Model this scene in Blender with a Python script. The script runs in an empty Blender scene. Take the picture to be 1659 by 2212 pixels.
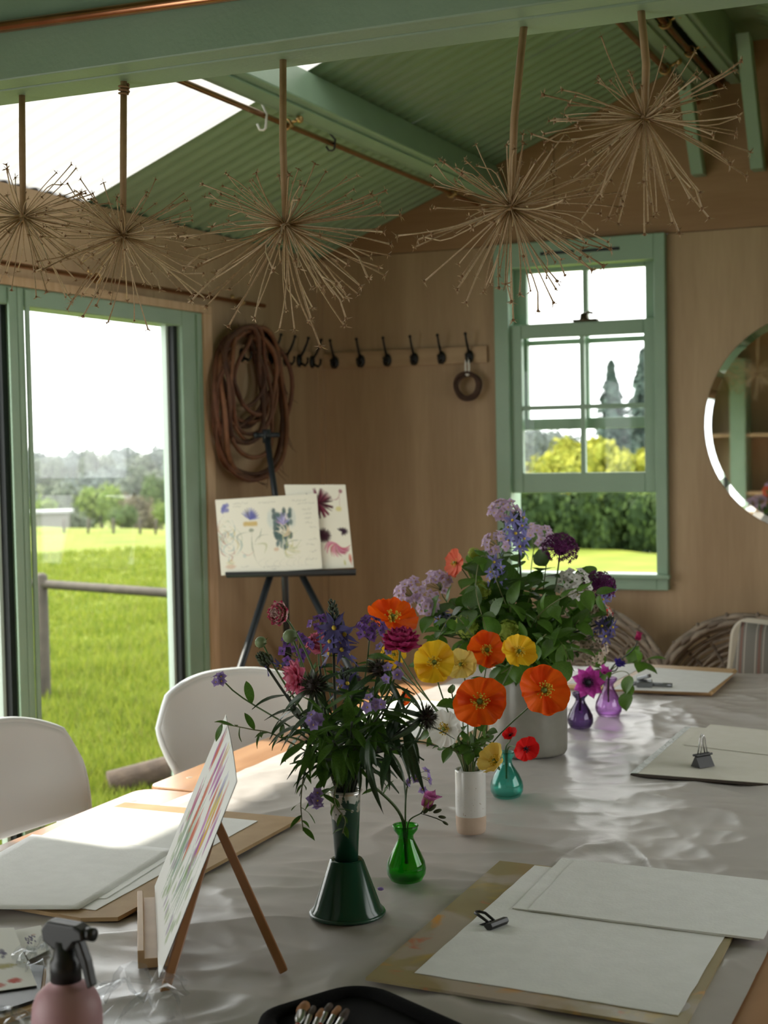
import bpy, bmesh, math, random
import numpy as np
from mathutils import Vector, Matrix, noise as mnoise
random.seed(7); rng = np.random.default_rng(7)
scn = bpy.context.scene
COL = scn.collection
# ------------------------------------------------------------------ camera
IW, IH, FPX = 1659, 2212, 3200.0
YAW, PIT, ROL = math.radians(23.5), math.radians(2.6), math.radians(-1.1)
EYE = Vector((0, 0, 1.55))
_f = Vector((-math.sin(YAW)*math.cos(PIT), math.cos(YAW)*math.cos(PIT), -math.sin(PIT)))
_r = Vector((math.cos(YAW), math.sin(YAW), 0)); _u = _r.cross(_f)
RT = math.cos(ROL)*_r + math.sin(ROL)*_u
UP = math.cos(ROL)*_u - math.sin(ROL)*_r
FW = _f
cd = bpy.data.cameras.new('camera'); cam = bpy.data.objects.new('camera', cd); COL.objects.link(cam)
m = Matrix.Identity(4)
for i in range(3):
    m[i][0], m[i][1], m[i][2], m[i][3] = RT[i], UP[i], -FW[i], EYE[i]
cam.matrix_world = m
cd.sensor_fit = 'HORIZONTAL'; cd.sensor_width = 36; cd.lens = 36*FPX/IW
cd.dof.use_dof = True; cd.dof.focus_distance = 2.75; cd.dof.aperture_fstop = 8.0
cd.clip_end = 2000; cd.clip_start = 0.02
scn.camera = cam
# ------------------------------------------------------------------ sky, sun, exposure
w = bpy.data.worlds.new('sky'); scn.world = w; w.use_nodes = True
nt = w.node_tree; nt.nodes.clear()
bg = nt.nodes.new('ShaderNodeBackground'); wo = nt.nodes.new('ShaderNodeOutputWorld')
tc = nt.nodes.new('ShaderNodeTexCoord'); mp = nt.nodes.new('ShaderNodeMapping'); mp.inputs['Scale'].default_value = (1, 1, 2.5)
nz = nt.nodes.new('ShaderNodeTexNoise'); nz.inputs['Scale'].default_value = 2.2; nz.inputs['Detail'].default_value = 4
rp = nt.nodes.new('ShaderNodeValToRGB')
rp.color_ramp.elements[0].position = 0.3; rp.color_ramp.elements[0].color = (.94, .965, 1, 1)
rp.color_ramp.elements[1].position = 0.7; rp.color_ramp.elements[1].color = (1, .965, .90, 1)
nt.links.new(tc.outputs['Generated'], mp.inputs[0]); nt.links.new(mp.outputs[0], nz.inputs['Vector'])
nt.links.new(nz.outputs['Fac'], rp.inputs[0]); nt.links.new(rp.outputs[0], bg.inputs['Color'])
bg.inputs['Strength'].default_value = 4.2
nt.links.new(bg.outputs[0], wo.inputs[0])
sl = bpy.data.lights.new('sun', 'SUN'); sl.energy = 9.0; sl.angle = math.radians(1.5); sl.color = (1, .93, .80)
so = bpy.data.objects.new('sun', sl); COL.objects.link(so)
SUNDIR = Vector((-1, .113, 1.006*math.tan(math.radians(43.5)))).normalized()     # towards the sun
so.rotation_euler = SUNDIR.to_track_quat('Z', 'Y').to_euler(); so.location = (-8, 3, 8)
scn.view_settings.view_transform = 'Standard'; scn.view_settings.look = 'None'
scn.view_settings.gamma = 1; scn.view_settings.exposure = 0.1; scn.view_settings.use_curve_mapping = False
cy = scn.cycles
cy.use_denoising = True; cy.max_bounces = 10; cy.diffuse_bounces = 5; cy.glossy_bounces = 4
cy.transmission_bounces = 8; cy.transparent_max_bounces = 16; cy.caustics_refractive = True; cy.caustics_reflective = False
cy.sample_clamp_indirect = 8
def portal(loc, rot, sx, sy):
    l = bpy.data.lights.new('window_daylight', 'AREA'); l.shape = 'RECTANGLE'; l.size = sx; l.size_y = sy
    l.cycles.is_portal = True
    o = bpy.data.objects.new('window_daylight', l); COL.objects.link(o); o.location = loc; o.rotation_euler = rot
# ------------------------------------------------------------------ back-projection on planes of the room
def ray(x, y): return FW + RT*((x-829.5)/FPX) - UP*((y-1106)/FPX)
def on_z(x, y, z): d = ray(x, y); return EYE + d*((z-EYE.z)/d.z)
def on_y(x, y, Y): d = ray(x, y); return EYE + d*((Y-EYE.y)/d.y)
def on_x(x, y, X): d = ray(x, y); return EYE + d*((X-EYE.x)/d.x)
def dep(P): return (Vector(P)-EYE).dot(FW)
def px2m(px, P): return px*dep(P)/FPX
# ------------------------------------------------------------------ mesh helpers
ORG = {}
class MB:
    def __init__(s): s.v = []; s.f = []; s.mi = []; s.cur = 0
    def add(s, vs, fs, M=None):
        b = len(s.v)
        for p in vs:
            p = Vector(p)
            s.v.append(tuple(M @ p) if M is not None else tuple(p))
        for q in fs:
            s.f.append(tuple(b+i for i in q)); s.mi.append(s.cur)
        return s
    def box(s, c, size, M=None):
        x, y, z = size[0]/2, size[1]/2, size[2]/2; cx, cy_, cz = c
        vs = [(cx+sx*x, cy_+sy*y, cz+sz*z) for sz in (-1, 1) for sy in (-1, 1) for sx in (-1, 1)]
        return s.add(vs, [(0,2,3,1),(4,5,7,6),(0,1,5,4),(2,6,7,3),(0,4,6,2),(1,3,7,5)], M)
    def b2(s, lo, hi, M=None):
        return s.box([(a+b)/2 for a, b in zip(lo, hi)], [abs(b-a) for a, b in zip(lo, hi)], M)
    def tube(s, pts, rad, n=8, M=None, cap=True, closed=False):
        pts = [Vector(p) for p in pts]; k = len(pts)
        if not hasattr(rad, '__len__'): rad = [rad]*k
        vs = []; prev = None
        for i, p in enumerate(pts):
            if closed: t = pts[(i+1) % k]-pts[i-1]
            else: t = pts[min(i+1, k-1)]-pts[max(i-1, 0)]
            if t.length < 1e-9: t = Vector((0, 0, 1))
            t.normalize()
            if prev is None:
                a = Vector((0, 0, 1)) if abs(t.z) < .9 else Vector((1, 0, 0)); nx = t.cross(a).normalized()
            else:
                nx = prev - t*prev.dot(t)
                nx = nx.normalized() if nx.length > 1e-6 else t.orthogonal().normalized()
            prev = nx; ny = t.cross(nx)
            for j in range(n):
                a = 2*math.pi*j/n
                vs.append(p + (nx*math.cos(a)+ny*math.sin(a))*rad[i])
        fs = []
        for i in range(k if closed else k-1):
            i2 = (i+1) % k
            for j in range(n):
                fs.append((i*n+j, i*n+(j+1) % n, i2*n+(j+1) % n, i2*n+j))
        if cap and not closed:
            fs.append(tuple(range(n-1, -1, -1))); fs.append(tuple((k-1)*n+j for j in range(n)))
        return s.add(vs, fs, M)
    def lathe(s, prof, n=32, M=None):
        vs = []; fs = []; k = len(prof)
        for r, z in prof:
            for j in range(n):
                a = 2*math.pi*j/n; vs.append((r*math.cos(a), r*math.sin(a), z))
        for i in range(k-1):
            for j in range(n):
                fs.append((i*n+j, i*n+(j+1) % n, (i+1)*n+(j+1) % n, (i+1)*n+j))
        return s.add(vs, fs, M)
    def grid(s, fn, nu, nv, M=None):
        vs = [fn(i/(nu-1), j/(nv-1)) for j in range(nv) for i in range(nu)]
        fs = [(j*nu+i, j*nu+i+1, (j+1)*nu+i+1, (j+1)*nu+i) for j in range(nv-1) for i in range(nu-1)]
        return s.add(vs, fs, M)
    def prism(s, poly, h0, h1, M=None):      # polygon in xy, extruded in z
        n = len(poly); vs = [(x, y, h0) for x, y in poly]+[(x, y, h1) for x, y in poly]
        fs = [tuple(range(n-1, -1, -1)), tuple(range(n, 2*n))]+[(i, (i+1) % n, n+(i+1) % n, n+i) for i in range(n)]
        return s.add(vs, fs, M)
    def sphere(s, c, r, nu=10, nv=7, M=None, sc=(1, 1, 1)):
        vs = []; fs = []
        for i in range(nv+1):
            th = math.pi*i/nv
            for j in range(nu):
                a = 2*math.pi*j/nu
                vs.append((c[0]+r*sc[0]*math.sin(th)*math.cos(a), c[1]+r*sc[1]*math.sin(th)*math.sin(a), c[2]+r*sc[2]*math.cos(th)))
        for i in range(nv):
            for j in range(nu): fs.append((i*nu+j, (i+1)*nu+j, (i+1)*nu+(j+1) % nu, i*nu+(j+1) % nu))
        return s.add(vs, fs, M)
    def mesh(s, name, mats, smooth=False):
        me = bpy.data.meshes.new(name); me.from_pydata(s.v, [], s.f)
        if not isinstance(mats, (list, tuple)): mats = [mats]
        for mm in mats: me.materials.append(mm)
        if len(mats) > 1: me.polygons.foreach_set('material_index', s.mi)
        if smooth: me.polygons.foreach_set('use_smooth', [True]*len(me.polygons))
        me.validate(); me.update(); return me
    def build(s, name, mats, parent=None, smooth=False, bevel=0, solid=0):
        if parent is not None and ORG.get(parent.name) is not None:
            o = ORG[parent.name]; s.v = [(a-o[0], b-o[1], c-o[2]) for a, b, c in s.v]
        me = s.mesh(name, mats, smooth)
        ob = bpy.data.objects.new(name, me); COL.objects.link(ob)
        if parent is not None: ob.parent = parent; ORG[ob.name] = ORG.get(parent.name)
        if solid:
            md = ob.modifiers.new('thick', 'SOLIDIFY'); md.thickness = solid; md.offset = 0
        if bevel:
            md = ob.modifiers.new('bevel', 'BEVEL'); md.width = bevel; md.segments = 2; md.limit_method = 'ANGLE'
            md.harden_normals = False
        return ob
def tag(o, label, cat, group=None):
    o['label'] = label; o['category'] = cat
    if group: o['group'] = group
    return o
def thing(name, label, cat, loc=(0, 0, 0), group=None):
    o = bpy.data.objects.new(name, None); COL.objects.link(o); o.location = loc; o.empty_display_size = .05
    ORG[o.name] = tuple(loc); tag(o, label, cat, group); return o
def struct_root(name, loc=(0, 0, 0)):
    o = bpy.data.objects.new(name, None); COL.objects.link(o); o.location = loc; ORG[o.name] = tuple(loc); o['kind'] = 'structure'; return o
def struct(name, mb, mat, bevel=0, smooth=False):
    o = mb.build(name, mat, None, smooth, bevel); o['kind'] = 'structure'; return o
def inst(name, me, M, parent):                # M in world axes; the parent is an unrotated empty (or its child)
    o = bpy.data.objects.new(name, me); COL.objects.link(o); o.parent = parent
    g = ORG.get(parent.name) or (0, 0, 0)
    o.matrix_local = Matrix.Translation(Vector((-g[0], -g[1], -g[2]))) @ M
    ORG[o.name] = None
    return o
def frame(p, n, roll=0.0, s=1.0):             # matrix at p with z axis along n
    n = Vector(n).normalized()
    a = Vector((0, 0, 1)) if abs(n.z) < .95 else Vector((1, 0, 0))
    x = a.cross(n).normalized(); y = n.cross(x)
    M = Matrix(((x.x, y.x, n.x, p[0]), (x.y, y.y, n.y, p[1]), (x.z, y.z, n.z, p[2]), (0, 0, 0, 1)))
    return M @ Matrix.Rotation(roll, 4, 'Z') @ Matrix.Diagonal((s, s, s, 1))
def bez(p0, p1, p2, p3, n=10):
    p0, p1, p2, p3 = map(Vector, (p0, p1, p2, p3)); out = []
    for i in range(n):
        t = i/(n-1); out.append(p0*(1-t)**3+p1*3*t*(1-t)**2+p2*3*t*t*(1-t)+p3*t**3)
    return out
def T(x, y, z): return Matrix.Translation((x, y, z))
def R(a, ax): return Matrix.Rotation(a, 4, ax)
# ------------------------------------------------------------------ materials
def srgb(r, g, b):
    def c(v):
        v /= 255
        return v/12.92 if v <= .04045 else ((v+.055)/1.055)**2.4
    return (c(r), c(g), c(b))
MATS = {}
def mat(name, col, rough=.6, col2=None, scale=8, stretch=(1, 1, 1), detail=4, bump=0, bscale=40, metal=0, spec=.5, sharp=(.35, .65), coat=0, dist=0, transl=0, sheen=0):
    if name in MATS: return MATS[name]
    mm = bpy.data.materials.new(name); mm.use_nodes = True; t = mm.node_tree; N = t.nodes; L = t.links
    p = N['Principled BSDF']; p.inputs['Roughness'].default_value = rough; p.inputs['Metallic'].default_value = metal
    p.inputs['Specular IOR Level'].default_value = spec
    if coat: p.inputs['Coat Weight'].default_value = coat; p.inputs['Coat Roughness'].default_value = .15
    p.inputs['Base Color'].default_value = (*col, 1)
    co = N.new('ShaderNodeTexCoord')
    cout = None
    if col2:
        mpn = N.new('ShaderNodeMapping'); mpn.inputs['Scale'].default_value = stretch
        nn = N.new('ShaderNodeTexNoise'); nn.inputs['Scale'].default_value = scale; nn.inputs['Detail'].default_value = detail
        nn.inputs['Distortion'].default_value = dist
        rr = N.new('ShaderNodeValToRGB'); e = rr.color_ramp.elements
        e[0].position = sharp[0]; e[1].position = sharp[1]; e[0].color = (*col, 1); e[1].color = (*col2, 1)
        L.new(co.outputs['Object'], mpn.inputs[0]); L.new(mpn.outputs[0], nn.inputs['Vector']); L.new(nn.outputs['Fac'], rr.inputs[0])
        L.new(rr.outputs[0], p.inputs['Base Color']); cout = rr.outputs[0]
    if bump:
        n2 = N.new('ShaderNodeTexNoise'); n2.inputs['Scale'].default_value = bscale; n2.inputs['Detail'].default_value = 5
        bp = N.new('ShaderNodeBump'); bp.inputs['Strength'].default_value = bump; bp.inputs['Distance'].default_value = .01
        L.new(co.outputs['Object'], n2.inputs['Vector']); L.new(n2.outputs['Fac'], bp.inputs['Height']); L.new(bp.outputs[0], p.inputs['Normal'])
    if transl:
        tr = N.new('ShaderNodeBsdfTranslucent'); mx = N.new('ShaderNodeMixShader'); mx.inputs[0].default_value = transl
        if cout: L.new(cout, tr.inputs[0])
        else: tr.inputs[0].default_value = (*col, 1)
        L.new(p.outputs[0], mx.inputs[1]); L.new(tr.outputs[0], mx.inputs[2]); L.new(mx.outputs[0], N['Material Output'].inputs[0])
    MATS[name] = mm; return mm
def mat_pane(name='pane_glass', tint=(.985, .995, .99), gloss=.08, rough=0.0):
    if name in MATS: return MATS[name]
    mm = bpy.data.materials.new(name); mm.use_nodes = True; t = mm.node_tree; N = t.nodes; L = t.links
    tr = N.new('ShaderNodeBsdfTransparent'); tr.inputs[0].default_value = (*tint, 1)
    gl = N.new('ShaderNodeBsdfGlossy'); gl.inputs['Roughness'].default_value = rough
    lw = N.new('ShaderNodeLayerWeight'); lw.inputs[0].default_value = .5
    pw = N.new('ShaderNodeMath'); pw.operation = 'POWER'; pw.inputs[1].default_value = 5
    fr = N.new('ShaderNodeMath'); fr.operation = 'MULTIPLY_ADD'; fr.inputs[1].default_value = .9; fr.inputs[2].default_value = gloss*.25
    L.new(lw.outputs['Facing'], pw.inputs[0]); L.new(pw.outputs[0], fr.inputs[0])
    mx = N.new('ShaderNodeMixShader'); L.new(fr.outputs[0], mx.inputs[0]); L.new(tr.outputs[0], mx.inputs[1]); L.new(gl.outputs[0], mx.inputs[2])
    L.new(mx.outputs[0], N['Material Output'].inputs[0]); MATS[name] = mm; return mm
def mat_ply(name, c1, c2, axis, scale=2.2, rough=.55):
    if name in MATS: return MATS[name]
    mm = bpy.data.materials.new(name); mm.use_nodes = True; t = mm.node_tree; N = t.nodes; L = t.links
    p = N['Principled BSDF']; p.inputs['Roughness'].default_value = rough; p.inputs['Specular IOR Level'].default_value = .3
    co = N.new('ShaderNodeTexCoord'); mp_ = N.new('ShaderNodeMapping')
    st = {'x': (.10, 1, 1), 'y': (1, .10, 1), 'z': (1, 1, .10)}[axis]; mp_.inputs['Scale'].default_value = st
    n1 = N.new('ShaderNodeTexNoise'); n1.inputs['Scale'].default_value = scale; n1.inputs['Detail'].default_value = 3
    wv = N.new('ShaderNodeMath'); wv.operation = 'MULTIPLY'; wv.inputs[1].default_value = 26
    sn = N.new('ShaderNodeMath'); sn.operation = 'SINE'
    n2 = N.new('ShaderNodeTexNoise'); n2.inputs['Scale'].default_value = 60; n2.inputs['Detail'].default_value = 4
    a1 = N.new('ShaderNodeMath'); a1.operation = 'MULTIPLY_ADD'; a1.inputs[1].default_value = .22; a1.inputs[2].default_value = .18
    a2 = N.new('ShaderNodeMath'); a2.operation = 'MULTIPLY_ADD'; a2.inputs[1].default_value = .65
    rr = N.new('ShaderNodeValToRGB'); e = rr.color_ramp.elements; e[0].position = .2; e[1].position = .85; e[0].color = (*c1, 1); e[1].color = (*c2, 1)
    L.new(co.outputs['Object'], mp_.inputs[0]); L.new(mp_.outputs[0], n1.inputs['Vector']); L.new(mp_.outputs[0], n2.inputs['Vector'])
    L.new(n1.outputs['Fac'], wv.inputs[0]); L.new(wv.outputs[0], sn.inputs[0]); L.new(sn.outputs[0], a1.inputs[0])
    L.new(n2.outputs['Fac'], a2.inputs[0]); L.new(a1.outputs[0], a2.inputs[2]); L.new(a2.outputs[0], rr.inputs[0]); L.new(rr.outputs[0], p.inputs['Base Color'])
    MATS[name] = mm; return mm
GREEN = mat('sage_paint', (.25, .375, .265), .42, (.28, .41, .295), 6, bump=.08, bscale=90)
GREENB = mat('sage_paint_roof', (.225, .335, .205), .5, (.26, .375, .24), 3)
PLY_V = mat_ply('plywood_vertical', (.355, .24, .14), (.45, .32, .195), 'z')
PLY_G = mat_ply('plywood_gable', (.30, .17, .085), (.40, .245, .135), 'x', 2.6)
PINE = mat('pine_trim', (.52, .34, .19), .5, (.62, .43, .26), 5, (8, 8, 1))
COPPER = mat('copper_pipe', (.70, .33, .18), .26, (.55, .24, .12), 12, metal=1)
BLACK = mat('black_metal', (.012, .013, .014), .4)
GASKET = mat('gasket_rubber', (.014, .018, .02), .6)
PANE = mat_pane()
# ================================================================== the room
XL, YB, XR, YR = -2.857, 5.9, 0.92, -1.7
ZE, SL, XRIDGE = 2.369, .4027, -1.0
ZR = ZE+SL*(XRIDGE-XL)
def roof_z(x): return ZE+SL*(x-XL) if x < XRIDGE else ZR-SL*(x-XRIDGE)
OAK = mat('floor_boards', (.30, .19, .11), .45, (.38, .25, .15), 3, (10, 1, 1))
fl = struct_root('floor')
for i in range(20):
    y0 = YR+.1; x0 = XL+i*.19
    MB().b2((x0+.0015, YR, -.03), (min(x0+.1885, XR), YB, 0)).build('floorboard', OAK, fl)
# --- back wall (y = YB) with the sash window hole
wx0, wx1, wz0, wz1 = -2.035, -1.318, .945, 2.3685
wb = struct_root('wall_back')
def panel(name, lo, hi, mt, par): return MB().b2(lo, hi).build(name, mt, par)
panel('plywood_panel', (XL, YB, 0), (wx0, YB+.02, ZE-.003), PLY_V, wb)
panel('plywood_panel', (wx0, YB, 0), (wx1, YB+.02, wz0), PLY_V, wb)
panel('plywood_panel', (wx1, YB, 0), (-.18, YB+.02, ZE-.003), PLY_V, wb)
panel('plywood_panel', (-.175, YB, 0), (XR, YB+.02, ZE-.003), PLY_V, wb)
g = MB(); Mg = Matrix(((1,0,0,0),(0,0,-1,YB+.02),(0,1,0,0),(0,0,0,1)))
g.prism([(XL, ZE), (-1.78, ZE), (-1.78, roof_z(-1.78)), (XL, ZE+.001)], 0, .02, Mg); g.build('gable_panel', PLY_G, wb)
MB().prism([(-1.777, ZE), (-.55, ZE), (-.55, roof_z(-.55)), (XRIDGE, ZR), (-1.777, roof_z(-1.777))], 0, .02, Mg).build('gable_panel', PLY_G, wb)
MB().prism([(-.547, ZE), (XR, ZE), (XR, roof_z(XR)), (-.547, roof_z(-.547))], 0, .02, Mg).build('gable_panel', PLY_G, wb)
CLAD = mat('outer_cladding', (.05, .045, .04), .8)
MB().b2((XL-.1, YB+.02, -.2), (wx0-.0, YB+.10, 2.4)).b2((wx1, YB+.02, -.2), (XR+.1, YB+.10, 2.4)).b2((wx0, YB+.02, -.2), (wx1, YB+.10, wz0)).b2((XL-.1, YB+.021, 2.4), (XR+.1, YB+.10, 2.66)).b2((-2.2, YB+.021, 2.66), (.2, YB+.10, 3.0)).build('outer_skin', CLAD, wb)
o = MB().b2((XL, YB-.022, 0), (XL+.022, YB, ZE-.01)).build('trim_1', PLY_V); o['kind'] = 'structure'
# --- sash window
W1 = struct_root('window_1', (wx0, YB, wz0))
f = MB(); fy0, fy1 = YB-.035, YB+.10
f.b2((wx0, fy0, wz0), (wx0+.062, fy1, wz1)).b2((wx1-.045, fy0, wz0), (wx1, fy1, wz1))
f.b2((wx0+.062, fy0, 2.268), (wx1-.045, fy1, wz1)).b2((wx0+.062, fy0, wz0), (wx1-.045, fy1, 1.005))
f.build('window_frame', GREEN, W1, bevel=.003)
MB().b2((wx0-.012, fy0-.03, .992), (wx1+.012, fy0+.006, 1.010)).build('window_sill', GREEN, W1, bevel=.004)
for a, b in ((-1.83, -1.69), (-1.665, -1.50)):
    MB().b2((a, fy0-.004, 2.312), (b, fy0+.002, 2.324)).build('vent_slot', GASKET, W1)
def sash(name, x0, x1, z0, z1, yc, st, top, bot, hz, barw=.018):
    s = MB(); y0, y1 = yc-.018, yc+.018
    s.b2((x0, y0, z0), (x0+st, y1, z1)).b2((x1-st, y0, z0), (x1, y1, z1)).b2((x0+st, y0, z1-top), (x1-st, y1, z1)).b2((x0+st, y0, z0), (x1-st, y1, z0+bot))
    ob = s.build(name, GREEN, W1, bevel=.004)
    xm = (x0+x1)/2
    b = MB().b2((xm-barw/2, y0+.004, z0+bot), (xm+barw/2, y1-.004, z1-top)).build('glazing_bar', GREEN, ob)
    for z in hz:
        MB().b2((x0+st, y0+.005, z-barw/2), (x1-st, y1-.005, z+barw/2)).build('glazing_bar', GREEN, ob)
    zs = [z0+bot]+list(hz)+[z1-top]
    for i in range(len(zs)-1):
        for a, c in ((x0+st, xm), (xm, x1-st)):
            MB().b2((a, yc-.002, zs[i]), (c, yc+.002, zs[i+1])).build('pane', PANE, ob)
    return ob
sash('upper_sash', -1.978, -1.36, 1.60, 2.30, YB+.07, .058, .048, .045, [1.962], .02)
ls = sash('lower_sash', -1.978, -1.36, 1.338, 2.036, YB+.008, .052, .058, .082, [1.690], .018)
lk = MB(); lk.b2((-1.70, YB-.03, 2.036), (-1.60, YB+.012, 2.044)); lk.lathe([(.0, .03), (.016, .026), (.02, .0)], 12, T(-1.655, YB-.012, 2.042))
lk.tube([(-1.655, YB-.012, 2.066), (-1.635, YB-.02, 2.072), (-1.615, YB-.03, 2.066)], .006, 6)
lk.build('sash_lock', mat('old_bronze', (.10, .08, .05), .4, metal=.8), W1, True)
portal(((wx0+wx1)/2, YB+.14, (wz0+wz1)/2), (math.radians(-90), 0, 0), wx1-wx0, wz1-wz0)
# --- left wall with the glazed doors
WL = struct_root('wall_left')
XO = XL-.02; DY1 = 4.93
panel('plywood_panel', (XO, DY1, 0), (XL, YB, ZE), PLY_V, WL)
panel('plywood_panel', (XO, 4.55, 2.082), (XL, DY1-.002, ZE), PLY_V, WL)
panel('plywood_panel', (XO, 2.2, 2.082), (XL, 4.547, ZE), PLY_V, WL)
panel('plywood_panel', (XO, YR, 2.082), (XL, 2.197, ZE), PLY_V, WL)
MB().b2((XL-.11, DY1-.01, -.2), (XO, YB+.1, ZE+.02)).b2((XL-.11, YR, 2.09), (XO, DY1, ZE+.02)).build('outer_skin', CLAD, WL)
MB().b2((XL, 4.868, 0), (XL+.016, DY1, 2.057)).b2((XL, YR, 2.058), (XL+.016, DY1, 2.086)).build('trim_2', PINE, None)['kind'] = 'structure'
posts = [4.63, 3.69, 2.48, 1.25, .02, -1.2]
def door_pane(n, y0, y1, ya, yb):             # y0..y1 frame outer, ya..yb clear glass
    D = struct_root('door_%d' % n, (XL, (y0+y1)/2, 0))
    x0, x1 = XL-.085, XL+.01
    fr = MB(); fr.b2((x0, y0, .03), (x1, ya-.045, 2.058)).b2((x0, yb+.045, .03), (x1, y1, 2.058)).b2((x0, ya-.045, 2.0), (x1, yb+.045, 2.058)).b2((x0, ya-.045, .03), (x1, yb+.045, .16))
    fr.b2((x0+.02, ya-.045, .16), (x0+.035, ya-.02, 2.0)).b2((x0+.02, yb+.02, .16), (x0+.035, yb+.045, 2.0))
    fr.build('door_frame', GREEN, D, bevel=.004)
    st = MB(); st.b2((x1, y0+.03, .03), (x1+.008, y0+.05, 2.05)).b2((x1, y1-.05, .03), (x1+.008, y1-.03, 2.05)); st.build('frame_bead', GREEN, D, bevel=.002)
    gk = MB()
    for a, b in ((ya-.046, ya-.019), (yb+.019, yb+.046)): gk.b2((x0+.04, a, .15), (x0+.072, b, 2.0))
    gk.build('gasket', GASKET, D)
    bd = MB()
    for a, b in ((ya-.02, ya-.003), (yb+.003, yb+.02)): bd.b2((x0+.03, a, .15), (x0+.05, b, 2.0))
    bd.build('glazing_bead', mat('pale_bead', (.55, .66, .60), .4), D)
    MB().b2((x0+.036, ya-.03, .15), (x0+.042, yb+.03, 2.0)).build('pane', PANE, D)
    portal((XL-.16, (ya+yb)/2, 1.05), (0, math.radians(90), 0)if False else (0, math.radians(-90), 0), 1.9, yb-ya)
door_pane(1, 3.755, 4.868, 3.832, 4.676)
door_pane(2, 2.50, 3.752, 2.59, 3.68)
panel('plywood_panel', (XO, 1.24, 0), (XL, 2.498, 2.08), PLY_V, WL)
panel('outer_skin', (XL-.11, 1.24, -.2), (XO, 2.498, 2.09), CLAD, WL)
door_pane(3, -.02, 1.238, .06, 1.16)
door_pane(4, -1.28, -.022, -1.20, -.10)
panel('sill_board', (XL-.11, YR, -.2), (XL+.0, DY1, .03), GREEN, WL)
panel('plywood_panel', (XO, YR, 0), (XL, -1.282, 2.08), PLY_V, WL)
# --- right wall, out of view: boarded, with a window added to bring in daylight
WRt = struct_root('wall_right')
for lo, hi in (((XR, YR, 0), (XR+.1, YB, .85)), ((XR, YR, 2.05), (XR+.1, YB, ZE+.0)), ((XR, 4.2, .85), (XR+.1, YB, 2.05)), ((XR, YR, .85), (XR+.1, 2.4, 2.05))):
    panel('plywood_panel', lo, hi, PLY_V, WRt)
for i, (a, b) in enumerate(((2.4, 4.2),)):
    Wd = struct_root('window_%d' % (i+2), (XR, (a+b)/2, .85))
    q = MB().b2((XR-.02, a, .85), (XR+.1, a+.07, 2.05)).b2((XR-.02, b-.07, .85), (XR+.1, b, 2.05)).b2((XR-.02, a, .85), (XR+.1, b, .92)).b2((XR-.02, a, 1.98), (XR+.1, b, 2.05)).b2((XR-.01, (a+b)/2-.03, .92), (XR+.08, (a+b)/2+.03, 1.98))
    q.build('window_frame', GREEN, Wd, bevel=.004)
    MB().b2((XR+.03, a+.07, .92), (XR+.035, b-.07, 1.98)).build('pane', PANE, Wd)
    portal((XR+.15, (a+b)/2, 1.45), (0, math.radians(90), 0), 1.1, b-a-.1)
# --- rear wall behind the camera (seen in the mirror): shelves between green posts
WRr = struct_root('wall_rear')
panel('plywood_panel', (XL, YR-.02, 0), (XR, YR, ZE), PLY_V, WRr)
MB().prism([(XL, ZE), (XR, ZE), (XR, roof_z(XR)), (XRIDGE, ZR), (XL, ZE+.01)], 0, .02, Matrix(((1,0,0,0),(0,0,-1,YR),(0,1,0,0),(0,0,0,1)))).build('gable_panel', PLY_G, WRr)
sh = thing('shelf_unit', 'wall shelves between green posts, reflected in the round mirror', 'shelf', (-1.9, YR+.15, 0))
for x in (-2.84, -2.40, -1.2): MB().b2((x, YR, 0), (x+.135, YR+.3, 2.1)).build('post', GREEN, sh)
MB().b2((-2.84, YR, 2.1), (-2.265, YR+.3, 2.24)).build('lintel', GREEN, sh)
for z in (.5, 1.05, 1.56): MB().b2((-2.8, YR+.01, z), (-1.1, YR+.28, z+.025)).build('shelf', PINE, sh)
# --- roof: corrugated sheets on both slopes, one translucent sheet
RF = struct_root('ceiling')
MB().b2((XRIDGE-.12, YR-.1, ZR-.035), (XRIDGE+.12, YB+.12, ZR-.028)).build('ridge_cap', GREENB, RF)
MB().prism([(XRIDGE-.2, ZR-.05), (XRIDGE, ZR+.03), (XRIDGE+.2, ZR-.05), (XRIDGE, ZR+.05)], -YB-.12, -YR+.1, Matrix(((1,0,0,0),(0,0,-1,0),(0,1,0,0),(0,0,0,1)))).build('ridge_cap', GREENB, RF)
POLY = mat('milky_polycarbonate', (.9, .92, .93), .5, (.97, .97, .96), 2, (.3, 3, 1))
def setup_poly():
    t = POLY.node_tree; N = t.nodes; L = t.links; p = N['Principled BSDF']
    tr = N.new('ShaderNodeBsdfTranslucent'); tr.inputs[0].default_value = (.21, .213, .21, 1)
    ad = N.new('ShaderNodeMixShader'); ad.inputs[0].default_value = .8
    L.new(p.outputs[0], ad.inputs[1]); L.new(tr.outputs[0], ad.inputs[2]); L.new(ad.outputs[0], N['Material Output'].inputs[0])
    return tr
POLY_TR = setup_poly()
PITCH, AMP = .0762, .0075
def roof_sheet(y0, y1, side, name, mt, z_off=0):
    n = max(2, int((y1-y0)/PITCH*16)); xa, xb = (XL-.14, XRIDGE) if side < 0 else (XRIDGE, XR+.14)
    s = MB(); vs = []; fs = []
    nx, nz_ = (-SL, 1) if side < 0 else (SL, 1)
    ln = math.hypot(nx, 1); 
    for j in range(n+1):
        y = y0+(y1-y0)*j/n; h = AMP*1.6-.011*math.exp(-(((y % PITCH)-PITCH/2)/.0085)**2)+.003*math.sin(2*math.pi*y/PITCH)+z_off
        for x in (xa, xb):
            z = (ZE+SL*(x-XL)) if side < 0 else (ZR-SL*(x-XRIDGE))
            vs.append((x+nx/ln*h, y, z+1/ln*h))
    for j in range(n): fs.append((2*j, 2*j+1, 2*j+3, 2*j+2))
    s.add(vs, fs); o = s.build(name, mt, RF, True); return o
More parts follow.
